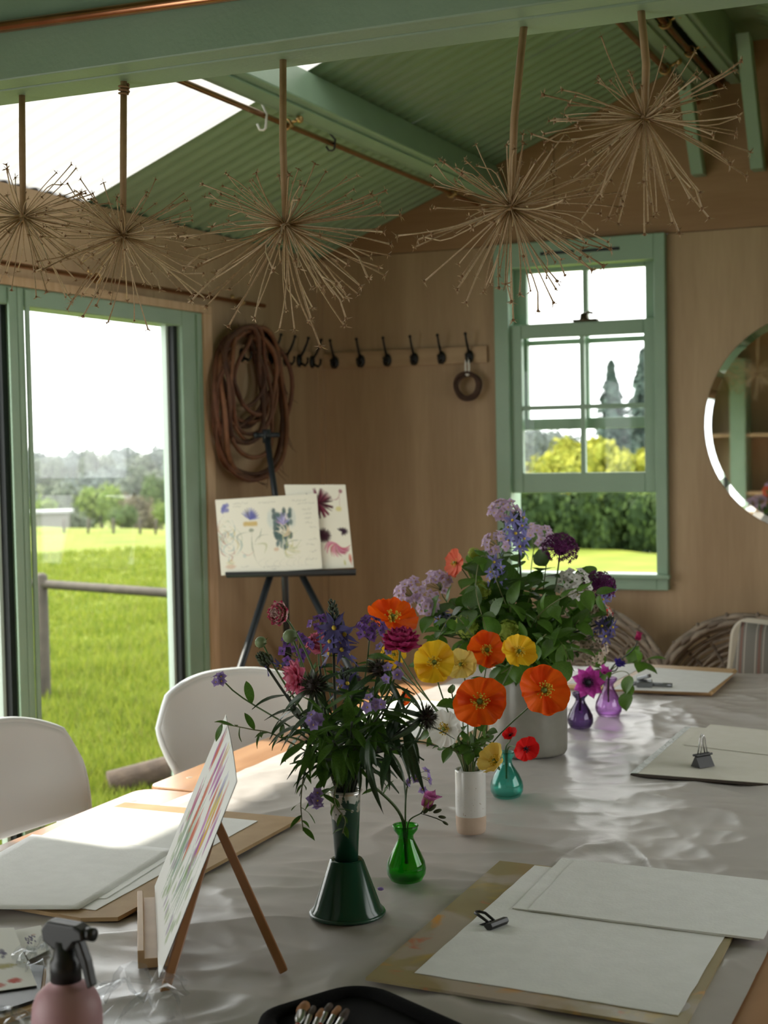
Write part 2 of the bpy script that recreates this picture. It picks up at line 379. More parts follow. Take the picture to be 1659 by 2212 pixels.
edges = [YB+.12, 5.02, 4.16, 2.92, 2.1, 1.2, .3, -.6, YR-.1]
for i in range(len(edges)-1):
    if i == 2: roof_sheet(edges[i+1]-.01, edges[i]+.01, -1, 'translucent_sheet', POLY, .004)
    else: roof_sheet(edges[i+1], edges[i]+.02, -1, 'roof_sheet', GREENB, .002*(i % 2))
    roof_sheet(edges[i+1], edges[i]+.02, 1, 'roof_sheet', GREENB, .002*(i % 2))
th = math.atan(SL)
def purlin(xr, zr, wd, dp, name, label):      # xr,zr: the upper right edge under the sheets
    o = thing(name, label, 'beam', (xr, YB, zr))
    M = T(xr, 0, zr) @ R(-th, 'Y')
    MB().b2((-wd, YR, -dp), (0, YB, -.004), M).build('timber', GREEN, o, bevel=.006)
    MB().b2((-wd+.022, YR, -dp-.010), (-.024, YB, -dp+.002), M).build('moulding', GREEN, o, bevel=.003)
    return o, M
pl1, M1 = purlin(-2.025, roof_z(-2.025), .085, .135, 'purlin', 'sage green roof purlin sloping across the middle of the roof')
pl2, M2 = purlin(-1.165, roof_z(-1.165), .085, .15, 'purlin', 'sage green roof purlin just left of the ridge, copper pipe below')
rb = thing('ridge_beam', 'sage green ridge beam at the roof peak, top right', 'beam', (XRIDGE, YB, ZR))
MB().b2((-1.075, YR, 2.935), (-1.00, YB, ZR-.02)).build('timber', GREEN, rb, bevel=.006)
MB().b2((-1.06, YR, 2.925), (-1.02, YB, 2.936)).build('moulding', GREEN, rb, bevel=.003)
def pipe_run(name, label, pts, r, brackets=(), up=Vector((0, 0, .05))):
    o = thing(name, label, 'pipe', pts[0]); MB().tube(pts, r, 10).build('tube', COPPER, o, True)
    BR = mat('brass_clip', (.45, .30, .13), .35, metal=.9)
    for p in brackets:
        p = Vector(p); b = MB()
        b.tube([p+Vector((r*1.8*math.cos(a), -.004, r*1.8*math.sin(a))) for a in np.linspace(0, 6.283, 13)[:-1]], .004, 6, closed=True)
        b.tube([p+up.normalized()*r*1.7, p+up], .005, 6); b.sphere(tuple(p+up), .012, 8, 6)
        b.tube([p+Vector((-.022, 0, -.004)), p+Vector((.022, 0, -.004))], .0055, 6)
        b.build('pipe_clip', BR, o, True)
    return o
A = on_y(1045, 411, YB-.25); q1 = M1 @ Vector((-.085, 0, -.155))
pipe_run('copper_pipe', 'copper pipe hung below the middle roof purlin', [(q1.x-.012, YR+.1, q1.z-.005), (q1.x-.012, YB-.02, q1.z-.005)], .0085,
         [(q1.x-.012, y, q1.z-.005) for y in (5.45, 4.05, 2.9)], Vector((.045, 0, .012)))
q2 = M2 @ Vector((-.085, 0, -.165))
pipe_run('copper_pipe', 'reddish copper pipe below the purlin left of the ridge', [(q2.x, YR+.1, q2.z), (q2.x, YB-.02, q2.z)], .0105,
         [(q2.x, y, q2.z) for y in (5.3, 4.3)], Vector((.05, 0, .02)))
pipe_run('copper_pipe', 'reddish copper pipe below the ridge beam, nearest the top right corner', [(-1.092, YR+.1, 2.915), (-1.092, YB-.02, 2.915)], .0105,
         [(-1.092, y, 2.915) for y in (5.3, 4.9, 4.3)], Vector((.05, 0, .02)))
pipe_run('copper_pipe', 'copper pipe along the left wall above the glass door', [(XL+.035, YR+.1, 2.118), (XL+.035, 5.32, 2.118)], .0085,
         [(XL+.035, y, 2.118) for y in (5.12, 4.15)], Vector((-.035, 0, .02)))
for k, (xa, xb, zt, lab) in enumerate(((-1.204, -1.155, 2.97, 'slanting green roof brace on the gable, left of the two'), (-.976, -.925, 3.02, 'slanting green roof brace on the gable, at the right edge'))):
    b = MB(); dy = .30
    vs = [(x, y, z) for z, yy in ((2.578, YB-.001), (zt, YB-dy)) for x in (xa, xb) for y in (yy-.07, yy)]
    b.add(vs, [(0,2,3,1), (4,5,7,6), (0,1,5,4), (2,6,7,3), (0,4,6,2), (1,3,7,5)])
    tag(b.build('roof_brace', GREEN, None, bevel=.004), lab, 'brace')
# --- tie beam across the room, with the pipe in front of it
tb = thing('tie_beam', 'wide sage green tie beam crossing the top of the picture', 'beam', (-1, 2.33, 2.23))
MB().b2((XL, 2.255, 2.232), (XR, 2.312, 2.50)).build('timber', GREEN, tb, bevel=.003)
MB().b2((XL, 2.315, 2.230), (XR, 2.409, 2.47)).build('timber', GREEN, tb, bevel=.003)
pA = on_y(0, 60, 2.235); pB = on_y(415, 2, 2.235)
dr = (pB-pA); zA = pA.z+(XL-pA.x)*dr.z/dr.x; zB = pA.z+(XR-pA.x)*dr.z/dr.x
pipe_run('copper_pipe', 'bright copper pipe along the front of the big tie beam, top left', [(XL, 2.232, zA), (XR, 2.232, zB)], .0105, [], Vector((0, .02, 0)))
# ================================================================== tables, cloth and what lies on them
ZT = .75
TEAK = mat('table_wood', (.32, .15, .065), .3, (.46, .25, .13), 3.5, (1.5, .35, 1), 6, coat=.25, dist=1.2)
def rrect(x0, x1, y0, y1, r, n=6):
    out = []
    for cx, cy_, a0 in ((x1-r, y1-r, 0), (x0+r, y1-r, 90), (x0+r, y0+r, 180), (x1-r, y0+r, 270)):
        for i in range(n+1):
            a = math.radians(a0+90*i/n); out.append((cx+r*math.cos(a), cy_+r*math.sin(a)))
    return out
def table(y0, y1, label):
    t = thing('table', label, 'table', (-1.07, (y0+y1)/2, 0))
    MB().prism(rrect(-1.945, -.19, y0, y1, .05), .712, .742).build('tabletop', TEAK, t, bevel=.006)
    for x in (-1.82, -.32):
        for y in (y0+.18, y1-.18): MB().box((x, y, .356), (.07, .07, .71)).build('leg', TEAK, t, bevel=.006)
    for y in (y0+.18, y1-.18): MB().box((-1.07, y, .65), (1.43, .03, .1)).build('apron', TEAK, t)
    SC = mat('screw_cap', (.5, .42, .33), .35, metal=.6)
    for y in (y0+.12, y1-.12): MB().lathe([(0, .7425), (.008, .7425), (.009, .741)], 12, T(-1.89, y, 0)).build('screw', SC, t)
table(1.02, 2.985, 'near wooden table with orange-brown top under the paper cloth')
table(2.995, 5.10, 'far wooden table with rounded corner, beyond the joint')
CLOTH = mat('table_paper', (.45, .418, .40), .34, (.50, .468, .45), 5, bump=.10, bscale=22, spec=.45)
def cloth_h(x, y):
    p = Vector((x*1.0, y*1.0, 3.1)); wv = mnoise.noise_vector(p*1.3)
    q = Vector((x*3.2+wv.x*1.2, y*2.3+wv.y*1.2, 0))
    a = 1-abs(mnoise.noise(q)); b = 1-abs(mnoise.noise(Vector((x*5+3+wv.y, y*9+wv.x, 7))))
    c = mnoise.noise(Vector((x*2, y*1.7, 5)))
    d = 1-abs(mnoise.noise(Vector((x*16+2*wv.y, y*12, 2))))
    return .0105*a**5+.0062*b**4+.003*c+.0022*d**3
def cl(u, v):
    y = 1.03+(5.095-1.03)*v; xl = -1.80+.012*math.sin(y*2.1)+.006*math.sin(y*7); x = xl+(-.372-xl)*u
    e = min(u, 1-u)*1.43; k = min(1, e/.05); h = cloth_h(x, y)*(.35+.65*k)
    return (x, y, .7435+h*.8)
clo = MB().grid(cl, 200, 520).build('table_cloth', CLOTH, None, True)
tag(clo, 'long creased pale grey paper cloth covering both tables', 'tablecloth')
WPAPER = mat('watercolour_paper', (.77, .775, .765), .75, (.81, .815, .805), 30, bump=.12, bscale=160)
CPAPER = mat('cream_paper', (.72, .69, .61), .75, (.75, .72, .65), 25, bump=.1, bscale=160)
HARDB = mat('hardboard', (.36, .235, .115), .7, (.43, .29, .15), 14, (1, 1, 1), bump=.05, bscale=200)
def mat_paintboard():
    mm = mat('paint_stained_board', (.30, .235, .11), .33, (.36, .30, .16), 7, (1, 1, 1), 6, coat=.15)
    t = mm.node_tree; N = t.nodes; L = t.links; p = N['Principled BSDF']; src = p.inputs['Base Color'].links[0].from_socket
    co = N.new('ShaderNodeTexCoord')
    for sc, th_, c in ((9, .60, (.46, .33, .09)), (6, .58, (.42, .36, .29)), (11, .67, (.60, .29, .06)), (14, .70, (.55, .16, .07))):
        n = N.new('ShaderNodeTexNoise'); n.inputs['Scale'].default_value = sc; n.inputs['Detail'].default_value = 7; n.inputs['Distortion'].default_value = .6
        mp_ = N.new('ShaderNodeMapping'); mp_.inputs['Location'].default_value = (sc*1.7, sc*.31, 0)
        L.new(co.outputs['Object'], mp_.inputs[0]); L.new(mp_.outputs[0], n.inputs['Vector'])
        r_ = N.new('ShaderNodeMapRange'); r_.inputs[1].default_value = th_-.06; r_.inputs[2].default_value = th_+.02; L.new(n.outputs['Fac'], r_.inputs[0])
        mx = N.new('ShaderNodeMix'); mx.data_type = 'RGBA'; mx.inputs[7].default_value = (*c, 1)
        L.new(r_.outputs[0], mx.inputs[0]); L.new(src, mx.inputs[6]); src = mx.outputs[2]
    L.new(src, p.inputs['Base Color']); return mm
PBOARD = mat_paintboard()
def ipoly(poly, k=14, jit=.0012):             # subdivide the edges and roughen them (deckle)
    out = []; n = len(poly)
    for i in range(n):
        a, b = Vector(poly[i]), Vector(poly[(i+1) % n]); nn = Vector((-(b-a).y, (b-a).x)).normalized()
        for j in range(k):
            d = (random.random()-.5)*2*jit if j else 0
            p = a.lerp(b, j/k)+nn*d; out.append((p.x, p.y))
    return out
def px_poly(pts, z): return [tuple(on_z(x, y, z)[:2]) for x, y in pts]
def para(TL, BL, BR):                         # world 2d parallelogram
    return [TL, BL, BR, (TL[0]+BR[0]-BL[0], TL[1]+BR[1]-BL[1])]
def slab(name, poly, z0, th_, mt, label, cat, jit=0, group=None, curl=0):
    p = ipoly(poly, 14, jit) if jit else poly
    o = MB().prism(p, z0, z0+th_).build(name, mt, None)
    return tag(o, label, cat, group)
E2 = lambda x, y, z=ZT: tuple(on_z(x, y, z)[:2])
ZB = .7535
# near right drawing board with its paper
slab('drawing_board', para(E2(1080, 1868), E2(790, 2123), E2(1480, 2236)), ZB, .0045, PBOARD, 'paint-stained olive drawing board at the near right table corner', 'board')
pa = para(E2(1155, 1880), E2(896, 2114), E2(1465, 2207))
slab('paper_sheet', pa, ZB+.005, .001, WPAPER, 'large deckle-edged white sheet lying on the paint-stained board', 'paper', .0011)
pb = para(E2(1213, 1867), E2(1107, 1976), E2(1640, 2046))
slab('paper_sheet', pb, ZB+.0063, .0022, WPAPER, 'lower small sheet of the pair overlapping the paint-stained board', 'paper', .0012)
pc = [(x+.028, y-.004) for x, y in pb]; pc[2] = (pb[2][0]+.006, pb[2][1]+.001); pc[3] = (pb[3][0]+.006, pb[3][1]+.001)
slab('paper_sheet', pc, ZB+.0088, .0012, WPAPER, 'upper small sheet of the pair, nearest the right edge', 'paper', .0012)
# middle right board
q0, q1_, qd = Vector(E2(1362, 1679)), Vector(E2(1659, 1702)), Vector(E2(1480, 1578))
q2_ = q0+(q1_-q0).normalized()*.43; P2 = para(tuple(qd), tuple(q0), tuple(q2_))
slab('drawing_board', P2, ZB, .005, mat('dark_board', (.06, .045, .035), .6), 'thin dark drawing board under the sheet with the standing clip', 'board')
slab('paper_sheet', [(x+.004, y+.003) for x, y in P2], ZB+.0055, .0014, CPAPER, 'cream sheet with shiny taped edge under the standing clip', 'paper', .0006)
tapep = [tuple(q0), tuple(q0+Vector((.018, 0))), tuple(qd+Vector((.016, 0))), tuple(qd)]
slab('tape_strip', tapep, ZB+.0071, .0005, mat('clear_tape', (.62, .68, .68), .12, (.75, .80, .80), 60, bump=.5, bscale=120), 'shiny clear tape along the left edge of cream sheet', 'tape')
u0, u1 = Vector(E2(1478, 1619)), Vector(E2(1659, 1641)); u2 = u0+(u1-u0).normalized()*.33
slab('paper_sheet', para(E2(1535, 1574), tuple(u0), tuple(u2)), ZB+.0078, .0013, CPAPER, 'smaller cream sheet laid behind the standing binder clip', 'paper', .0008)
# far board
BIRCH = mat('birch_board', (.50, .31, .14), .5, (.58, .38, .19), 6, (1, 6, 1))
fb = [E2(1212, 1492), E2(1540, 1507), E2(1593, 1457), E2(1290, 1440)]
slab('drawing_board', fb, ZB, .016, BIRCH, 'thick wooden drawing board with rounded front corner, far end of table', 'board').modifiers.new('b', 'BEVEL').width = .006
slab('paper_sheet', [E2(1322, 1489, .77), E2(1530, 1496, .77), E2(1585, 1455, .77), E2(1400, 1442, .77)], ZB+.0165, .0012, WPAPER, 'white sheet on the thick wooden board at the far end', 'paper', .0006)
slab('paper_sheet', [E2(1225, 1476, .77), E2(1312, 1480, .77), E2(1398, 1437, .77), E2(1310, 1430, .77)], ZB+.0165, .0012, WPAPER, 'narrow white sheet left of the sheet with clips, far end', 'paper', .0006)
# left board
lb = [(-1.858, 2.783), (-1.86, 2.12), (-1.44, 2.055), (-1.41, 2.10), (-1.421, 2.795)]
slab('drawing_board', [E2(270, 1742), (-1.875, 2.10), (-1.47, 2.06), E2(255, 1993), E2(650, 1776)], ZB-.001, .007, HARDB, 'brown hardboard drawing board on the left, partly in sunlight', 'board')
slab('paper_sheet', [E2(221, 1751), E2(-150, 1935), E2(207, 1979), E2(557, 1784)], ZB+.0065, .001, WPAPER, 'sunlit white sheet on the brown hardboard', 'paper', .0005)
slab('paper_sheet', [E2(110, 1838), E2(-160, 1962), E2(230, 1955), E2(390, 1852)], ZB+.0078, .0012, WPAPER, 'middle sheet of the stack on the brown hardboard, edge showing', 'paper', .0005)
# top sheet of the stack, its near edge lifting
s0, s1, s2, s3 = [Vector((*E2(*q), 0)) for q in ((70, 1816), (-230, 1985), (171, 1981), (380, 1849))]
def curl(u, v):
    p = s0.lerp(s3, u).lerp(s1.lerp(s2, u), v); return (p.x, p.y, ZB+.0094+.014*max(0, v-.45)**2*(1.2-u))
tag(MB().grid(curl, 16, 16).build('paper_sheet', WPAPER, None, True, solid=.0012), 'top shaded sheet with a lifting near edge, left stack', 'paper')
# left far board and paper half hidden behind the flowers
slab('drawing_board', [(-1.86, 3.62), (-1.85, 4.22), (-1.35, 4.22), (-1.35, 3.62)], ZB, .006, HARDB, 'brown hardboard half hidden behind the big bouquets', 'board')
slab('paper_sheet', [(-1.84, 3.66), (-1.83, 4.2), (-1.40, 4.2), (-1.40, 3.66)], ZB+.0065, .0012, WPAPER, 'bright sunlit sheet half hidden behind the big bouquets', 'paper', .0006)
# clips
STEEL = mat('clip_wire', (.55, .55, .55), .25, metal=1); STEELD = mat('dull_steel', (.20, .21, .22), .35, metal=.8)
def bulldog(p, rot, s, label, lie=True):
    o = thing('bulldog_clip', label, 'clip', tuple(p)); M = T(*p) @ R(rot, 'Z') @ Matrix.Diagonal((s, s, s, 1))
    b = MB()
    prof = [(0, .004), (.006, .010), (.013, .011), (.016, .006), (.013, .001), (.006, .000)]
    n = len(prof)
    vs = [(x, -.019, z) for x, z in prof]+[(x, .019, z) for x, z in prof]
    b.add(vs, [tuple(range(n)), tuple(range(2*n-1, n-1, -1))]+[(i, n+i, n+(i+1) % n, (i+1) % n) for i in range(n)], M)
    b.build('clip_body', BLACK, o, bevel=.0008)
    for z, sg in ((.010, 1), (.001, -1)):
        w = MB(); w.tube([(-.001, -.006, .006), (-.018, -.007, z+sg*.003), (-.027, -.005, z+sg*.004), (-.030, 0, z+sg*.004), (-.027, .005, z+sg*.004), (-.018, .007, z+sg*.003), (-.001, .006, .006)], .0021, 6, M); w.build('clip_lever', BLACK, o, True)
bulldog(on_z(1063, 2000, ZB+.006), math.radians(-20), 1.15, 'black bulldog clip on the large sheet at the near right')
def binder(p, rot, s, label):
    o = thing('binder_clip', label, 'clip', tuple(p)); M = T(*p) @ R(rot, 'Z') @ Matrix.Diagonal((s, s, s, 1))
    b = MB(); b.add([(-.016, -.011, 0), (.016, -.011, 0), (.016, .011, 0), (-.016, .011, 0), (-.016, 0, .019), (.016, 0, .019)], [(0,3,2,1), (0,1,5,4), (2,3,4,5), (0,4,3), (1,2,5)], M)
    b.tube([(-.017, .0035, .019), (.017, .0035, .019)], .002, 6, M); b.tube([(-.017, -.0035, .019), (.017, -.0035, .019)], .002, 6, M)
    b.build('clip_body', BLACK, o, bevel=.0006)
    for sy in (-1, 1):
        w = MB(); w.tube([(-.008, sy*.003, .018), (-.004, sy*.003, .036), (-.0035, sy*.002, .046), (0, sy*.002, .051), (.0035, sy*.002, .046), (.004, sy*.003, .036), (.008, sy*.003, .018)], .0011, 6, M); w.build('wire_handle', STEEL, o, True)
binder(on_z(1518, 1655, ZB+.009), math.radians(55), 1.5, 'black binder clip standing upright on the cream sheet')
pk = on_z(1392, 1484, ZB+.018)
o = thing('bulldog_clip', 'dull steel clips heaped on the white sheet at the far end', 'clip', tuple(pk))
b = MB(); b.box((0, 0, .012), (.05, .03, .018), T(*pk) @ R(.25, 'Z') @ R(.2, 'X')); b.box((.005, .004, .03), (.045, .02, .012), T(*pk) @ R(-.35, 'Z') @ R(-.3, 'Y')); b.build('clip_body', STEELD, o, bevel=.003)
b = MB(); b.tube([(pk.x-.055, pk.y+.005, pk.z+.012), (pk.x, pk.y, pk.z+.014)], .004, 6); b.tube([(pk.x-.05, pk.y-.02, pk.z+.008), (pk.x, pk.y-.008, pk.z+.01)], .004, 6)
b.tube([(pk.x, pk.y, pk.z+.010), (pk.x+.06, pk.y+.012, pk.z+.008), (pk.x+.085, pk.y+.016, pk.z+.007)], .007, 6); b.build('clip_lever', STEELD, o, True)
# ------------------------------------------------------------------ flat painted pictures: a colour attribute on a fine sheet
class Canvas:
    def __init__(s, w, h, base=(.80, .78, .70)):
        s.w, s.h = w, h; s.a = np.ones((h, w, 3))*np.array(base); s.yy, s.xx = np.mgrid[0:h, 0:w]
        s.nz = rng.random((h, w))
    def blob(s, cx, cy_, rx, ry, col, al=.8, ang=0, soft=.35):
        x = (s.xx-cx*s.w)/(rx*s.w); y = (s.yy-cy_*s.h)/(ry*s.h*1.0)
        c, sn = math.cos(ang), math.sin(ang); x, y = x*c+y*sn, -x*sn+y*c
        d = np.sqrt(x*x+y*y)+(s.nz-.5)*.25; m_ = np.clip((1-d)/soft, 0, 1)*al
        s.a = s.a*(1-m_[..., None])+np.array(col)*m_[..., None]
    def stroke(s, x0, y0, x1, y1, wd, col, al=.8, bend=0, taper=True):
        n = 24; d = np.full((s.h, s.w), 9.0); W = s.w
        for i in range(n+1):
            t = i/n; x = (x0+(x1-x0)*t)*W+bend*W*math.sin(math.pi*t)*(-(y1-y0)); y = y0*s.h+(y1-y0)*s.h*t+bend*W*math.sin(math.pi*t)*(x1-x0)
            w_ = wd*W*((1-.7*abs(2*t-1)) if taper else 1)
            d = np.minimum(d, np.hypot(s.xx-x, s.yy-y)/max(w_, .5))
        m_ = np.clip((1.2-d)/.5, 0, 1)*al
        s.a = s.a*(1-m_[..., None])+np.array(col)*m_[..., None]
    def sheet(s, name, parent, corner_fn, rough=.8):
        b = MB(); b.grid(lambda u, v: corner_fn(u, v), s.w, s.h)
        mm = bpy.data.materials.new(name+'_paint'); mm.use_nodes = True
        at = mm.node_tree.nodes.new('ShaderNodeVertexColor'); at.layer_name = 'paint'; p = mm.node_tree.nodes['Principled BSDF']
        mm.node_tree.links.new(at.outputs[0], p.inputs['Base Color']); p.inputs['Roughness'].default_value = rough; p.inputs['Specular IOR Level'].default_value = .25
        ob = b.build(name, mm, parent, True)
        ca = ob.data.color_attributes.new('paint', 'FLOAT_COLOR', 'POINT')
        buf = np.ones((s.h*s.w, 4)); buf[:, :3] = s.a[:, :, :].reshape(-1, 3); ca.data.foreach_set('color', buf.ravel())
        return ob
def bilerp(TL, TR, BL, BR):
    TL, TR, BL, BR = map(Vector, (TL, TR, BL, BR))
    return lambda u, v: tuple(TL.lerp(TR, u).lerp(BL.lerp(BR, u), v))
# --- small table easel with the meadow watercolour
TWOOD = mat('easel_wood', (.26, .11, .04), .45, (.36, .165, .065), 6, (1, 1, .3))
Fb, Nb = Vector((-1.42, 2.22, .772)), Vector((-1.167, 1.83, .772)); bdir = (Nb-Fb).normalized(); hz_ = Vector((-bdir.y, bdir.x, 0)); hz_ = hz_ if hz_.x > 0 else -hz_
lean = math.radians(23); tv = hz_*math.sin(lean)+Vector((0, 0, 1))*math.cos(lean); LH = .31; nrm = tv.cross(bdir).normalized()
if nrm.x > 0: nrm = -nrm
c = Canvas(150, 104, (.80, .81, .79))
for i in range(34):
    x = .12+.76*random.random(); c.stroke(x, .92-.2*random.random(), x+.12*(random.random()-.5), .25+.3*random.random(), .008+.012*random.random(), random.choice([(.16, .30, .12), (.25, .38, .22), (.10, .24, .18), (.33, .40, .30)]), .65, .2*(random.random()-.5))
for i in range(22):
    x, y = .12+.76*random.random(), .14+.42*random.random(); cc = random.choice([(.36, .09, .32), (.50, .20, .46), (.62, .46, .05), (.55, .12, .06), (.20, .18, .42), (.45, .10, .22)])
    for k in range(4): c.stroke(x, y+.08, x+.07*(random.random()-.5), y-.08-.08*random.random(), .021, cc, .6)
for i in range(36):
    x, y = .08+.84*random.random(), .5+.4*random.random(); c.blob(x, y, .02+.014*random.random(), .04, random.choice([(.22, .34, .13), (.32, .42, .20), (.30, .24, .36)]), .6, random.random()*3)
ez = thing('table_easel', 'small wooden table easel holding the flower watercolour', 'easel', tuple(on_z(500, 2100, ZT)))
mid = (Fb+Nb)/2
for t_ in (-.16, .19):                        # two front legs, along the back of the sheet
    p0 = mid+bdir*t_-nrm*.016; p0.z = .752
    if t_ > 0: p0 = on_z(354, 2148, .752)
    pt = mid+bdir*(t_*.1-.06)+tv*.25-nrm*.021
    ax = (pt-p0).normalized(); Ml = Matrix((( *[0]*4,),)*4) if False else None
    side = bdir; fw = ax.cross(side).normalized()
    b = MB(); vs = []
    for pp in (p0, pt):
        for a1 in (-.009, .009):
            for a2 in (-.007, .007): vs.append(pp+side*a1+fw*a2)
    b.add(vs, [(0,2,3,1), (4,5,7,6), (0,1,5,4), (2,6,7,3), (0,4,6,2), (1,3,7,5)]); b.build('front_leg', TWOOD, ez, bevel=.002)
p0 = on_z(612, 2096, .752); pt = on_y(500, 1795, 0.5*(p0.y+mid.y)); pt = mid+tv*.20-nrm*.020+bdir*.03
ax = (pt-p0).normalized(); b = MB(); vs = []
for pp in (p0, pt):
    for a1 in (-.011, .011):
        for a2 in (-.007, .007): vs.append(pp+bdir*a1+ax.cross(bdir).normalized()*a2)
b.add(vs, [(0,2,3,1), (4,5,7,6), (0,1,5,4), (2,6,7,3), (0,4,6,2), (1,3,7,5)]); b.build('rear_leg', TWOOD, ez, bevel=.002)
b = MB(); vs = []                              # ledge across the front, with lip
for t_ in (-.185, .13):
    for a, z in ((-.014, .742+.012), (.034, .742+.012), (.034, .742+.040), (.024, .742+.040), (.024, .769), (-.014, .769)):
        vs.append(Vector((mid.x, mid.y, 0))+bdir*t_+Vector((nrm.x, nrm.y, 0)).normalized()*a+Vector((0, 0, z)))
b.add(vs, [tuple(range(6)), tuple(range(11, 5, -1))]+[(i, 6+i, 6+(i+1) % 6, (i+1) % 6) for i in range(6)]); b.build('ledge', mat('pale_ledge', (.40, .25, .13), .5, (.48, .31, .17), 8), ez, bevel=.001)
pw_ = thing('watercolour_painting', 'flower watercolour on a warped sheet, propped on the table easel', 'painting', tuple(mid))
def warp(u, v, off=0):                         # the top far corner curls
    p = Fb.lerp(Nb, u)+tv*LH*(1-v)+nrm*(.004+off); k = max(0, 1-v)
    p = p - nrm*.006*math.sin(math.pi*u)*k + hz_*.012*(1-u)**2*k*k + Vector((0, 0, .016))*(1-u)**3*k*k
    return tuple(p)
c.sheet('painted_face', pw_, lambda u, v: warp(u, v))
MB().grid(lambda u, v: warp(u, v, -.0012), 24, 18).build('sheet_back', WPAPER, pw_, True)
# --- spray bottle
sp = on_z(152, 2432, ZT)
o = thing('spray_bottle', 'pink spray bottle with black trigger head, near left', 'bottle', tuple(sp))
PINKP = mat('pink_plastic', (.47, .27, .30), .5, (.50, .30, .33), 9)
MB().lathe([(0, 0), (.036, 0), (.040, .006), (.0415, .02), (.0415, .135), (.040, .148), (.035, .160), (.026, .169), (.017, .174), (.0165, .186), (0, .186)], 40, T(*sp)).build('bottle_body', PINKP, o, True)
hd = T(*sp) @ R(math.radians(-5), 'Z')
MB().lathe([(0, .176), (.0185, .176), (.0185, .200), (.015, .204), (.012, .224), (0, .224)], 24, T(*sp)).build('screw_collar', BLACK, o, True)
b = MB(); poly = [(-.026, .222), (-.028, .236), (-.020, .246), (.022, .246), (.034, .241), (.036, .230), (.022, .226), (.012, .214), (-.012, .214)]
Mh = hd @ Matrix(((1,0,0,0),(0,0,-1,0),(0,1,0,0),(0,0,0,1)))
b.prism(poly, -.011, .011, Mh); b.build('trigger_head', BLACK, o, bevel=.003)
b = MB(); b.prism([(.016, .226), (.026, .228), (.036, .205), (.043, .176), (.036, .172), (.027, .200)], -.006, .006, Mh); b.build('trigger', BLACK, o, bevel=.002)
MB().lathe([(0, 0), (.008, 0), (.008, .01), (0, .01)], 12, hd @ T(.034, 0, .236) @ R(math.pi/2, 'Y')).build('nozzle', BLACK, o, True)
# --- black brush case with brushes
bp_ = Vector((-.80, 1.755, ZT+.004))
o = thing('brush_case', 'black zip case lying open at the bottom edge, full of brushes', 'case', tuple(bp_))
CASE = mat('black_nylon', (.007, .007, .008), .9, spec=.12, bump=.2, bscale=300)
prof = rrect(-.125, .125, -.10, .085, .05, 8); Mc = T(*bp_) @ R(math.radians(-28), 'Z')
b = MB(); b.prism(prof, 0, .022, Mc); ring = [(x, y, .020) for x, y in prof]; b.tube(ring, .014, 8, Mc, closed=True); b.build('case_body', CASE, o, True)
BR_H = [mat('hog_bristle', (.30, .13, .045), .7), mat('dark_bristle', (.05, .03, .02), .7)]
for i in range(6):
    Mb = frame(on_z(652+17*i, 2192+6*(i % 3), ZT+.032), (.30-.03*i, -1, -.08))
    br = thing('paint_brush', ['wide tan-bristled paint brush at the left of the black case', 'dark-bristled round brush second in the black case', 'tan brush in the middle of the black case', 'slim dark brush in the middle of the black case', 'small brown brush to the right in the black case', 'rightmost thin brush in the black case'][i], 'brush', tuple(Mb.translation), 'brushes in the black case')
    r0 = .010 if i == 0 else .006
    MB().lathe([(0, -.030), (r0*.7, -.028), (r0, -.01), (r0*.8, 0)], 10, Mb).build('bristles', BR_H[i % 2], br, True)
    MB().lathe([(r0*.85, 0), (r0*.8, .02), (.004, .03)], 10, Mb).build('ferrule', STEEL, br, True)
    MB().lathe([(.004, .03), (.005, .05), (.003, .13), (0, .131)], 8, Mb).build('handle', mat('brush_handle%d' % (i % 3), [(.35, .05, .03), (.05, .12, .2), (.4, .28, .1)][i % 3], .3), br, True)
# --- crumpled cellophane bags
def mat_cello():
    mm = mat_pane('cellophane', (.95, .96, .97), .25, .18); return mm
def crumple(c0, rx, ry, h, seed, label, rot=0):
    def fn(u, v):
        x, y = (u*2-1), (v*2-1); e = max(0, 1-max(abs(x), abs(y))**2)
        z = h*e**.5*(.35+.65*abs(mnoise.noise(Vector((x*2.3+seed, y*2.3, seed))))*2)*1.0+.02*h*random.random()+.002
        q = R(rot, 'Z') @ Vector((x*rx+.02*mnoise.noise(Vector((y*3, seed, x*3))), y*ry+.02*mnoise.noise(Vector((x*3, seed, y*2))), 0))
        return (c0[0]+q.x, c0[1]+q.y, c0[2]+z)
    tag(MB().grid(fn, 17, 17).build('cellophane_bag', mat_cello(), None), label, 'plastic bag')
crumple(on_z(285, 2185, ZT+.006), .075, .10, .05, 3.3, 'crumpled clear bag between the spray bottle and table easel', .5)
crumple(on_z(25, 2230, ZT+.008), .06, .05, .035, 8.1, 'crumpled clear bag in the bottom left corner', .2)
crumple(on_z(88, 2075, ZT+.016), .035, .045, .028, 5.7, 'small crumpled clear wrapper on the painted cards', .9)
